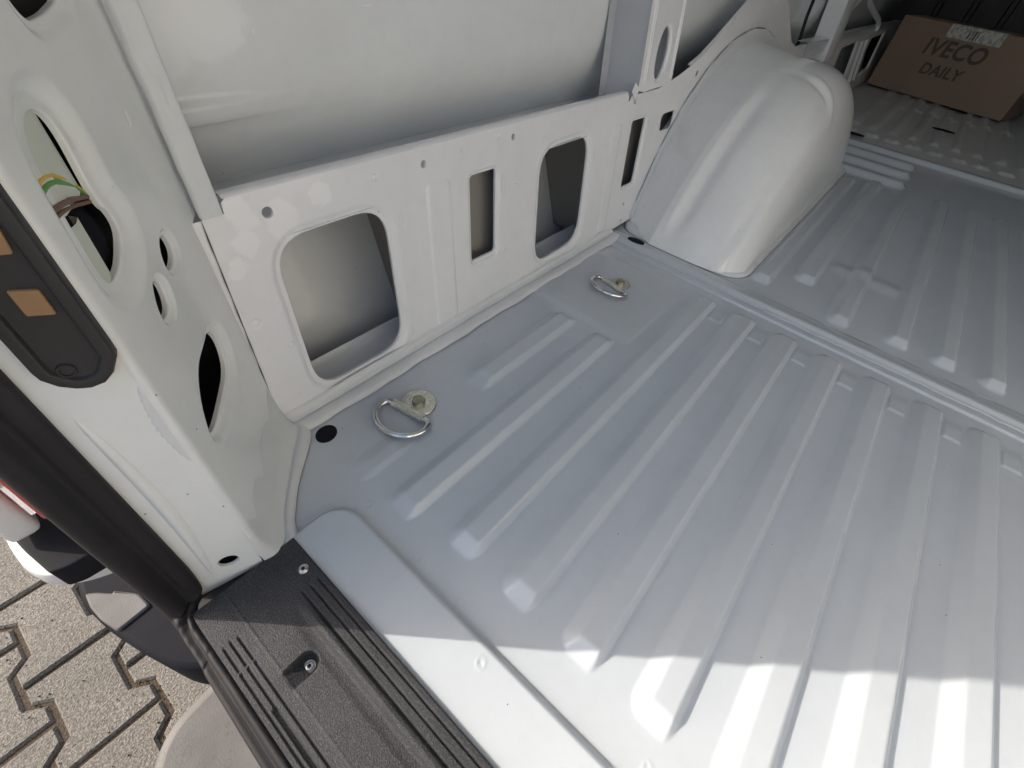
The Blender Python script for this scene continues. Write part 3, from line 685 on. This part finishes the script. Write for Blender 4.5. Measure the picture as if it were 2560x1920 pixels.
lf = crv([SP(-.2035, 1.8, -.128), SP(-.2035, 1.2, -.128), SP(-.2035, .6, -.128), SP(-.2035, .3, -.128), SP(-.2035, .15, -.128), SP(-.2030, .07, -.128), SP(-.2020, .03, -.130), (-.2015, -.138, .0), (-.2005, -.152, -.003), (-.1995, -.172, -.006), (-.1995, -.20, -.008), (-.2015, -.24, -.009), (-.2045, -.5, -.009), (-.2045, -1.0, -.009), (-.2045, -1.6, -.009)], 7)
mb = MB(); rows = []
SH = [(0, -.006), (0, .004), (.05, .0075), (.16, .0085), (.28, .0078), (.36, .0058), (.42, .0042), (.48, .0048), (.58, .0090), (.70, .0118), (.82, .0112), (.93, .0070), (1.0, .0005), (1.0, -.010)]
NP = len(rt)
for i, (a_, b_) in enumerate(zip(rt, lf)):
    ac = (b_ - a_); q = min(1, max(0, (i - 42) / 16))
    t = (rt[min(i + 1, NP - 1)] - rt[max(i - 1, 0)]).normalized()
    nn = ac.cross(t).normalized()
    ref = Vector((0, -1, K)).lerp(Vector((-.25, -.0, 1)), q)
    if nn.dot(ref) < 0: nn = -nn
    sc_ = 1 - .45 * q
    rows.append([a_ + ac * u_ + nn * h_ * sc_ + Vector((0, 0, .0004 * math.sin(i * 1.7))) * (h_ > .005) for u_, h_ in SH])
mb.grid(rows); seal = mb.build('door_seal', M_rubber, van, True, 70, fix=False); seal['label'] = 'black rubber door seal along the jamb and sill edge'

# ------------------------------------------------------------------ black sill cover (profile swept across the van) with screw pocket
def prof_z(x):
    pts = [(-.1868, .0000), (-.1855, .0022), (-.156, .0045), (-.1525, .0050), (-.128, .0052), (-.1235, .0042), (-.1185, .0040), (-.1165, .0048), (-.1135, .0092), (-.1105, .0104), (-.1075, .0096), (-.1055, .0075), (-.086, .0072), (-.0805, .0068), (-.0795, .0052), (-.079, .0)]
    return np.interp(x, [p[0] for p in pts], [p[1] for p in pts])
ysS = np.unique(np.round(np.concatenate([np.arange(-1.6, -.5, .02), np.arange(-.5, -.15, .0012), [-.1515]]), 5))
xsS = np.unique(np.round(np.concatenate([np.arange(-.1868, -.079, .00075), [-.079]]), 5))
X, Y = np.meshgrid(xsS, ysS, indexing='ij')
Hs = prof_z(X)
fade_end = sst((-.158 - Y) / .035)                # the bead and grooves run out towards the pillar
flat_ = np.interp(X, [-.1868, -.1855, -.0805, -.079], [0, .0025, .0055, 0])
Hs = flat_ + (Hs - flat_) * sst((-.205 - Y) / .05)
def groove(xc, wd, dp, y1): return -dp * np.exp(-((X - xc) / wd) ** 4) * sst((y1 - Y) / .006)
for xc in (-.0865, -.0955, -.1045): Hs += groove(xc, .0010, .0019, -.205)
for xc, y1 in ((-.1665, -.197), (-.1733, -.195), (-.1800, -.197)):
    g = groove(xc, .0009, .0022, y1); br = np.exp(-((Y + .2285) / .0011) ** 4); Hs += g * (1 - br)
Hs += -.0022 * np.exp(-((X + .1748) / .0017) ** 4) * sst((-.2735 - Y) / .003)
# teardrop pocket
cx_, cy_ = -.1362, -.2665
hwid = np.where(X > cx_, np.sqrt(np.clip(.0098 ** 2 - (X - cx_) ** 2, 0, None)), np.clip(.0098 - (cx_ - X) * .02, 0, None))
ins = np.where(X > cx_, .0098 - np.hypot(X - cx_, Y - cy_), .0098 - np.abs(Y - cy_))
pk_floor = np.interp(X, [-.158, -.139, -.12], [.0046, -.0048, -.0055])
Hs = np.where(X > -.1575, Hs + (np.minimum(pk_floor, Hs) - Hs) * sst((ins + .0002) / .0018), Hs)
Hs += .0006 * np.exp(-((X + .1555) / .0012) ** 2)
sill = heightfield('sill_cover', xsS, ysS, Hs, np.full(X.shape, -1), M_sill, van, 'x'); sill['label'] = 'grained black plastic sill cover with grooves and screws'
mb = MB(); mb.grid([[(x, y_, z_) for x in xsS] for y_, z_ in ((-.1502, -.006), (-.1502, .0030), (-.1508, .0036), (-.1515, .0036))])
mb.build('sill_end', M_sill, sill, True, 40)
def screw(cx, cy, z, r_):
    mb = MB(); n = 24; rows = []
    for q, h_ in ((1.0, 0), (1.0, .0006), (.93, .0010), (.82, .0006), (.78, .0012), (.62, .0019), (.5, .0021)): rows.append([(cx + p.x * q, cy + p.y * q, z + h_) for p in ellipse(0, 0, r_, r_, n)])
    star = []
    for k in range(n): a = 2 * math.pi * k / n; rr_ = r_ * (.36 + .08 * math.cos(6 * a)); star.append((cx + rr_ * math.cos(a), cy + rr_ * math.sin(a)))
    rows.append([(p[0], p[1], z + .0020) for p in star]); mb.grid(rows, closed=True)
    o = mb.build('screw', M_screw, sill, True, 40, fix=True)
    mb = MB(); mb.grid([[(p[0], p[1], z + .0020) for p in star], [(cx + (p[0] - cx) * .8, cy + (p[1] - cy) * .8, z + .0004) for p in star]], closed=True)
    mb.f.append(tuple(range(n, 2 * n))); q = mb.build('screw_recess', M_near_black, sill, True, 40, fix=True)
screw(-.0912, -.1888, .0056, .0052); screw(-.1368, -.2668, -.0050, .0054)
# painted ledge under the cover at the pillar
mb = MB(); mb.box((-.186, -1.6, -.02), (-.0795, -.135, -.0095)); mb.build('sill_base', M_trim, van, False, None)

# ------------------------------------------------------------------ wheel arch
cxa, aa, ha = 1.485, .575, .355
def sm(t): t = min(1, max(0, t)); return t * t * (3 - 2 * t)
def arch(t_, y):                                  # t_ runs 0..1 from the rear foot over the top to the front foot
    q = min(1, max(0, (.03 - y) / .12)); cx_, cz_, r_ = 1.518 - .099 * q, -.303 + .019 * q, .642 - .025 * q
    f0 = math.asin(-cz_ / r_); ph = f0 + (math.pi - 2 * f0) * t_
    d = min(1, max(0, (-.09 - y)) / .215)
    sz = max(0, 1 - d ** 4) ** (1 / 2.4); sx = 1 - .10 * d ** 6
    qx = abs(ph - .83) * .60 - (.335 - .03); qy = abs(y + .183 + .010 * math.cos(ph)) - (.078 - .03)
    sd = math.hypot(max(qx, 0), max(qy, 0)) + min(max(qx, qy), 0) - .03                # metres to the edge of the pressed field
    up = sm((ph - f0 - .02) / .16)
    lf = sm((y + .20) / .05)                         # the furrow is deepest beside the outer band
    rec = -(.0045 + .0075 * lf) * math.exp(-((sd + .018) / (.011 + .007 * lf)) ** 2) * up - .002 * (1 - sm((sd + .02) / .02)) * up
    tw = 1 - .85 * sm((ph - 1.02) / .22) * sm((y + .215) / .05)
    rec *= tw; rim = .0028 * math.exp(-((sd - .006) / .0075) ** 2) * up * tw
    rr = r_ + rec + rim
    return Vector((cx_ - rr * math.cos(ph) * sx, y, max(-.006, (cz_ + rr * math.sin(ph)) * sz) - .003))
cxa = 1.50
ysA = list(np.concatenate([np.arange(.052, -.08, -.012), np.arange(-.08, -.15, -.003), np.arange(-.15, -.20, -.004), np.arange(-.20, -.286, -.0035), [-.288, -.291, -.2935, -.2955, -.297, -.2985, -.2998, -.301, -.302, -.303, -.304, -.3047, -.305]]))
mb = MB(); mb.grid([[arch(t, y) for t in np.linspace(0, 1, 190)] for y in ysA]); warch = mb.build('wheel_arch', M_arch, van, True, None, fix=False)
warch['label'] = 'rounded pressed wheel arch rising from the floor'
# flange of the arch on the floor
def aflange(off, z):
    out_ = []
    pth = rquad([(.895, .005), (.893, -.309), (2.02, -.309), (2.02, .005)], .07, 10)
    return [Vector((p.x, p.y, z)) for p in offset(pth, off)]
mb = MB(); mb.grid([aflange(o_, z) for o_, z in ((-.013, .006), (-.008, .0022), (-.003, .0010), (.006, .0), (.0075, -.003), (.008, -.008))][:], closed=False); mb.build('arch_flange', M_seam, warch, True, None)
M_gap = mat('open_joint', (0.085, 0.09, 0.095), 0.7)
def ribbon(name, pts_, wd, parent):                # the dark open line of a joint between two sheets
    b_ = MB(); n_ = len(pts_); L_ = []; R_ = []
    for i, p in enumerate(pts_):
        t = (pts_[min(i + 1, n_ - 1)] - pts_[max(i - 1, 0)]); sd_ = Vector((-t.y, t.x, 0)).normalized() * wd * (.6 + .4 * math.sin(i * 1.3) * math.sin(i * .37))
        L_.append(p + sd_); R_.append(p - sd_)
    b_.grid([L_, R_]); return b_.build(name, M_gap, parent, False, None)
ribbon('joint_gap', [Vector((p.x, p.y, ZL + .0006)) for p in aflange(.0095, 0)], .0011, warch)
yy_ = np.arange(-.03, -1.7, -.012)
ribbon('joint_gap', [Vector((.7990 - float(wob(np.array(y), 1.0, 1)), float(y), ZL - .0040)) for y in yy_], .0010, joint)
ribbon('joint_gap', [Vector((.8225 - float(wob(np.array(y), 1.0, 1)) - float(wob(np.array(y), 3, 1.3)), float(y), ZL - .0008)) for y in yy_], .0010, joint)
# spot welds along the floor flange
def spot(x, y, z, nm, parent, m, r_=.0035, data=[]):
    if not data:
        b_ = MB(); b_.grid([[(p.x * q, p.y * q, h_) for p in ellipse(0, 0, r_, r_, 14)] for q, h_ in ((1, 0), (.86, .0007), (.66, .0004), (.3, -.0002))], closed=True); b_.f.append(tuple(range(42, 56)))
        o = b_.build(nm, m, parent, True, 60, fix=True); data.append(o.data)
    else: o = link(nm, data[0], None, parent)
    o.location = (x, y, z); return o
for k in range(8): spot(.893, -.05 - .03 * k, .0016, 'weld_spot', warch, M_seam)
for k in range(14): spot(1.0 + .07 * k, -.3115, .0016, 'weld_spot', warch, M_seam)
# lip of the arch lying on the side wall
mb = MB(); rows = []
for sc_, dd in ((.985, .020), (.995, .013), (1.003, .0095), (1.012, .0080), (1.030, .0076), (1.038, .0074), (1.043, .0058), (1.0445, -.001)):
    row = []
    for t in np.linspace(.0, 1, 110):
        p = arch(t, .03); wv = .0012 * math.sin(t * 70) + .0008 * math.sin(t * 171)
        k_ = (sc_ - 1) * .55 + wv * (sc_ > 1.02)
        rad = Vector((p.x - 1.518, p.z + .303)).normalized()
        x_ = p.x + rad.x * k_; z_ = max(.002, p.z + rad.y * k_)
        row.append(W(x_, z_, dd))
    rows.append(row)
mb.grid(rows); mb.build('arch_lip', M_seam, warch, True, 40)
rows = []
for kk in (.0238, .0262):
    row = []
    for t in np.linspace(.03, .97, 110):
        p = arch(t, .03); rad = Vector((p.x - 1.518, p.z + .303)).normalized(); row.append(W(p.x + rad.x * kk, max(.004, p.z + rad.y * kk), .0012))
    rows.append(row)
mb = MB(); mb.grid(rows); mb.build('joint_gap', M_gap, warch, False, None)
# ------------------------------------------------------------------ front side frame beyond the arch
mb = MB()
fo = [Vector(p) for p in [(2.165, .004), (4.6, .004), (4.6, .296), (2.165, .296)]]
ho = [rquad([(2.86, .243), (3.22, .246), (3.26, .10), (2.86, .09)], .03, 5), rquad([(3.63, .242), (4.03, .249), (3.96, .09), (3.70, .072), (3.55, .07)], .02, 5), rquad([(2.3, .24), (2.55, .24), (2.55, .06), (2.3, .06)], .03, 5)]
sheet(mb, wf, fo, [(h, dished(.014, .006), False) for h in ho])
mb.grid([[W(x, .296, d) for x in (2.165, 3, 4.6)] for d in (0, -.04)])
weld(mb.build('front_side_panel', M_panel, van, True, None))
for x_, w_ in ((3.33, .03), (3.46, .035)):
    mb = MB(); mb.grid([[W(x_ + dx_ + (.245 - z) * .5, z, d) for z in (.06, .25)] for dx_, d in ((-w_, .0005), (-w_ * .6, .012), (w_ * .6, .012), (w_, .0005))]); mb.build('side_strut', M_panel, van, True, 30)
mb = MB(); mb.grid([[W(x_ + (z - .22) * .2, z, d) for z in (.22, .3, .6, 1.8)] for x_, d in ((2.50, -.06), (2.50, .012), (2.53, .016), (2.62, .016), (2.66, .012), (2.66, -.06))]); mb.build('side_post', M_panel, van, True, 30)
mb = MB(); tube(mb, [W(2.216, .25, -.05), W(2.222, .297, -.045), W(2.236, .36, -.05), W(2.257, .42, -.05), W(2.3, .55, -.05), W(2.33, .8, -.05)], .006, 8); mb.build('cable', M_rubber, van, True, 60)
mb = MB(); tube(mb, crv([W(3.05, .50, -.01), W(3.108, .4115, -.005), W(3.32, .366, .0), W(3.60, .32, .002), W(3.63, .28, .002)], 6), .012, 8); mb.build('cable', M_seam, van, True, 60)
mb = MB(); tube(mb, crv([W(3.10, .44, -.03), W(3.0, .40, -.03), W(2.85, .364, -.03)], 6), .007, 8); mb.build('cable', M_seam, van, True, 60)

# ------------------------------------------------------------------ shell of the van round the load bay
XF = 4.85
mb = MB(); mb.grid([[(x, -1.74 - .05 * max(0, z - 1.0) * 0, z) for x in (-.2, .8, 2.4, XF)] for z in (-.02, .3, 1.0, 1.83)]); rw = mb.build('right_side_wall', M_right, van, True, None)
rw.modifiers.new('s', 'SOLIDIFY').thickness = .004
for x_ in (.85, 2.5):
    mb = MB(); mb.box((x_, -1.735, 0), (x_ + .14, -1.67, 1.82)); mb.build('right_side_post', M_panel, van, False, None)
mb = MB(); mb.grid([[(x, y_, z_) for x in (-.21, 1.0, 2.5, XF)] for y_, z_ in ((-1.76, 1.80), (-1.70, 1.86), (-.9, 1.89), (.22, 1.87), (.34, 1.80))]); rf = mb.build('roof', M_roof, van, True, None)
rf.modifiers.new('s', 'SOLIDIFY').thickness = .004
mb = MB(); mb.box((-.215, -1.66, 1.70), (-.10, .2, 1.86)); mb.build('door_header', M_pillar, van, False, None)
mb = MB(); mb.box((-.205, -1.745, -.02), (-.02, -1.60, 1.82)); mb.build('right_rear_pillar', M_pillar, van, False, None)
mb = MB(); mb.box((XF - .02, -1.745, -.05), (XF, .34, 1.85)); bh = mb.build('bulkhead', M_dark, van, False, None); bh['label'] = 'dark bulkhead at the front of the load bay'
for k in range(9):
    mb = MB(); y0 = -.1 - .19 * k
    mb.grid([[(XF - .02 - d, y0 + dy_, z) for z in (.02, 1.8)] for dy_, d in ((-.02, .0003), (-.012, .012), (.012, .012), (.02, .0003))]); mb.build('bulkhead_rib', M_dark, bh, True, 30)
# unseen open right-hand rear door, added to bounce sunlight onto the left wall
mb = MB(); mb.box((-1.07, -1.668, -.06), (-.235, -1.618, 1.72)); rd = bevelled(mb.build('bounce_door', M_bounce_door, van, True, None), .012, 2)
for z0, z1 in ((.02, .75), (.85, 1.6)):
    mb = MB(); lp = rquad([(-1.0, z0), (-.31, z0), (-.31, z1), (-1.0, z1)], .05, 5)
    mb.grid([[(p.x, -1.6178 + d, p.y) for p in offset(lp, o_)] for o_, d in ((0, 0), (-.004, .006), (-.012, .009))], closed=True)
    il = offset(lp, -.012); mb.add([(p.x, -1.6088, p.y) for p in il], [tuple(range(len(il)))]); mb.build('bounce_door_panel', M_bounce_door, rd, True, 40, fix=True)
# outer corner behind the seal, closing the pillar
mb = MB(); mb.grid([[Vector((x, y_ + K * min(z, 1.0), z)) for z in (-.08, .05, .4, 1.0, 1.83)] for x, y_ in ((-.190, -.112), (-.199, -.10), (-.210, -.045), (-.222, .05), (-.21, .084), (-.17, .092))]); mb.build('rear_corner_skin', M_body, van, True, 50)

# ------------------------------------------------------------------ outside: lamp, bumper
def slab(name, lp, z0, z1, bv, m, label=None, smooth_ang=40):
    mb = MB(); mb.grid([[(p.x, p.y, z) for p in offset(lp, o_)] for o_, z in ((0, z0), (0, z1 - bv), (-bv * .3, z1 - bv * .3), (-bv, z1))], closed=True)
    il = offset(lp, -bv); tt = tessellate_polygon([[Vector((p.x, p.y, 0)) for p in il]]); mb.add([(p.x, p.y, z1) for p in il], [tuple(t) for t in tt])
    o = mb.build(name, m, van, True, smooth_ang, fix=True)
    if label: o['label'] = label
    return o
def lean(p): return Vector((p.x, p.y + K * max(p.z, 0), p.z))
mb = MB(); mb.box((-.2395, .034, .01), (-.215, .09, .42), lean); bevelled(mb.build('tail_lamp', M_red, van, True, None), .008, 3)['label'] = 'red tail lamp on the outer rear corner'
mb = MB(); mb.box((-.275, .052, -.012), (-.247, .16, .42), lean); bevelled(mb.build('corner_cladding', M_body, van, True, None), .008, 3)
V2 = lambda l: [Vector(p) for p in l]
slab('bumper_pad', rquad(V2([(-.2765, .0871), (-.2686, .0921), (-.2498, .0912), (-.205, .09), (-.205, -.001), (-.23, -.0013), (-.248, -.0004), (-.2625, .0055), (-.2713, .0494)]), .004, 3), -.055, -.02, .002, M_plug, 'black plastic pad on the bumper corner')
slab('bumper_corner', rquad(V2([(-.205, .0), (-.2326, .010), (-.2551, .0198), (-.281, .041), (-.290, .064), (-.293, .10), (-.293, .2), (-.205, .2)]), .012, 4), -.085, -.06, .006, M_body, 'white painted bumper corner below the lamp')
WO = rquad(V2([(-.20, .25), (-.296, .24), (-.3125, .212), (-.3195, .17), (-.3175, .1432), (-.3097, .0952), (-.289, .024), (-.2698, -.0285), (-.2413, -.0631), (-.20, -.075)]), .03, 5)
slab('bumper_wing', WO, -.40, -.30, .010, M_plug, 'bumper wing under the pillar, its cast shadow coloured black', 60)  # black colour stands in for the shadow cast on the wing
slab('wing_lit_patch', rquad(V2([(-.3105, .1685), (-.2985, .1590), (-.2829, .1395), (-.2803, .1428), (-.2577, .1121), (-.2532, .0806), (-.2995, .0765), (-.309, .1106), (-.3125, .1401)]), .006, 3), -.305, -.2955, .003, M_step, 'sunlit patch of the bumper wing, made as a lighter grey piece', 60)  # lit part of the wing, put in as a lighter grey piece
lp = rquad([(-.19, -.098), (-.240, -.104), (-.30, -.112), (-.345, -.165), (-.375, -.26), (-.385, -1.5), (-.19, -1.5)], [.02, .03, .07, .06, .05, .05, .02], 8)
mb = MB(); mb.grid([[(p.x, p.y, z) for p in offset(lp, o_)] for o_, z in ((-.01, -.34), (0, -.30), (0, -.262), (-.003, -.254), (-.008, -.251), (-.014, -.250))], closed=True)
il = offset(lp, -.014); tt = tessellate_polygon([[Vector((p.x, p.y, 0)) for p in il]]); mb.add([(p.x, p.y, -.250) for p in il], [tuple(t) for t in tt])
o = mb.build('bumper_step', M_step, van, True, 60, fix=True); o['label'] = 'flat grey bumper step with dried water marks'
# underbody so that no light comes up through the floor
mb = MB(); mb.box((-.19, -1.7, -.40), (4.8, .10, -.03)); mb.build('underbody', M_near_black, van, False, None)

# ------------------------------------------------------------------ lashing rings
def lashing(x, y, ang, tilt, label):
    ca, sa = math.cos(ang), math.sin(ang)
    def T(p): return Vector((x + p[0] * ca - p[1] * sa, y + p[0] * sa + p[1] * ca, ZL - .0005 + p[2]))
    n = 26; pl_ = [Vector((.0255 * math.cos(a), .0255 * math.sin(a))) for a in np.linspace(-2.05, 2.05, n)] + [Vector((-.0185, .0268)), Vector((-.0185, -.0268))]
    mb = MB(); mb.grid([[T((p.x, p.y, z)) for p in offset(pl_, o_)] for o_, z in ((0, 0), (0, .0022), (-.0007, .0030))], closed=True)
    il = offset(pl_, -.0007); mb.add([T((p.x, p.y, .0030)) for p in il], [tuple(range(len(il)))])
    # rolled sleeve
    rows = []
    for yy in (-.0268, .0268):
        pr = []
        for a in np.linspace(.42 * math.pi, -1.25 * math.pi, 18): pr.append(T((-.0235 + .0063 * math.sin(a) * 1.0, yy, .0063 + .0063 * math.cos(a))))
        rows.append(pr)
    m_ = MB(); m_.grid(rows); mb.add(m_.v, m_.f)
    for yy in (-.0268, .0268):
        rows = [[T((-.0235 + q * math.sin(a), yy, .0063 + q * math.cos(a))) for a in np.linspace(.42 * math.pi, -1.25 * math.pi, 18)] for q in (.0063, .0044)]
        m_ = MB(); m_.grid(rows); mb.add(m_.v, m_.f)
    mb.add([T((-.0185, -.0268, .003)), T((-.0185, .0268, .003)), T((-.0208, .0268, .0118)), T((-.0208, -.0268, .0118))], [(0, 1, 2, 3)])
    pt = mb.build('lashing_ring', M_zinc, van, True, 35); pt['label'] = label
    fixn(pt); pt.data.set_sharp_from_angle(angle=math.radians(35))
    # bolt
    mb = MB(); hx_ = [(.0098 * math.cos(a), .0098 * math.sin(a)) for a in [math.pi / 3 * k + .35 for k in range(6)]]
    hx_ = [h_ for i in range(6) for h_ in [tuple(np.array(hx_[i]) * (1 - t) + np.array(hx_[(i + 1) % 6]) * t) for t in (0, .25, .5, .75)]]
    def rr_(q, lim): return [(p[0] * q, p[1] * q) if math.hypot(*p) * q < lim else (p[0] * lim / math.hypot(*p), p[1] * lim / math.hypot(*p)) for p in hx_]
    mb.grid([[T((p[0], p[1], z)) for p in l] for l, z in ((rr_(1, 1), .0030), (rr_(1, 1), .0078), (rr_(1, .0090), .0090), (rr_(.6, 1), .0091), (rr_(.42, 1), .0091), (rr_(.36, 1), .0086))], closed=True)
    mb.f.append(tuple(range(5 * 24, 6 * 24))); mb.build('bolt', M_bolt, pt, True, 30, fix=True)
    # wire ring
    ct, st_ = math.cos(tilt), math.sin(tilt)
    pth = [(0, -.0300), (-.0008, -.0345), (-.004, -.0380)]
    for a in np.linspace(-.5 * math.pi + .12, .5 * math.pi - .12, 30): pth.append((-.0105 - .0355 * math.cos(a), .0398 * math.sin(a)))
    pth += [(-.004, .0380), (-.0008, .0345), (0, .0300)] + [(0, yy) for yy in (.02, .01, 0, -.01, -.02)]
    mb = MB(); tube(mb, [T((-.0235 + p[0] * ct, p[1], .0063 - p[0] * st_)) for p in pth], .0042, 12, closed=True)
    mb.build('wire_ring', M_chrome, pt, True, None, fix=True)
lashing(.154, -.0895, math.radians(11), math.radians(2), 'zinc lashing ring beside the black floor plug')
lashing(.670, -.1300, math.radians(-11), math.radians(10), 'zinc lashing ring nearer the wheel arch')

# ------------------------------------------------------------------ cardboard box
box = empty('cardboard_box', (4.02, -.02, .003), 'brown cardboard box with a paper label standing by the dark bulkhead', 'box')
BA = math.radians(-14.5)
box.rotation_euler = (0, 0, BA)
bw, bh_, bd = .76, .35, .34
def bpart(name, mbv, m, **k):
    o = mbv.build(name, m, box, **k); return o
mb = MB(); mb.box((0, -bw, 0), (bd, 0, bh_)); bevelled(bpart('carton', mb, M_card, smooth=True, angle=30), .004, 2)
mb = MB(); mb.box((-.001, -.53, .292), (.0, -.26, .345)); mb.box((-.001, -.53, .345), (.07, -.26, .352)); bpart('paper_label', mb, M_paper, smooth=False, angle=None)
for k, (y0, wd) in enumerate(((-.36, .006), (-.378, .003), (-.389, .008), (-.405, .004))):
    mb = MB(); mb.box((-.0016, y0 - wd, .298), (-.0011, y0, .338)); bpart('printed_mark', mb, M_ink, smooth=False, angle=None)
for k, (y0, z0, y1, z1) in enumerate(((-.21, .20, -.235, .30), (-.50, .19, -.52, .25), (-.40, .045, -.41, .075))):
    mb = MB(); mb.add([(-.0008, y0, z0), (-.0008, y0 - .012, z0), (-.0008, y1 - .012, z1), (-.0008, y1, z1)], [(0, 1, 2, 3)]); bpart('tape_strip', mb, M_tape, smooth=False, angle=None)
def text(body, y, z, size, sp):
    cu = bpy.data.curves.new('t', 'FONT'); cu.body = body; cu.size = size; cu.extrude = .0004; cu.align_x = 'LEFT'; cu.offset = size * .028; cu.space_character = sp; cu.shear = .12
    t = bpy.data.objects.new('t', cu); COL.objects.link(t); bpy.context.view_layer.update()
    me = bpy.data.meshes.new_from_object(t.evaluated_get(bpy.context.evaluated_depsgraph_get())); bpy.data.objects.remove(t)
    me.materials.clear()
    o = link('printed_lettering', me, M_ink, box)
    o.matrix_local = Matrix(((0, 0, -1, -.0012), (-1, 0, 0, y), (0, 1, 0, z), (0, 0, 0, 1)))
    return o
text('IVECO', -.19, .205, .105, 1.06)
text('DAILY', -.235, .115, .075, 1.06)
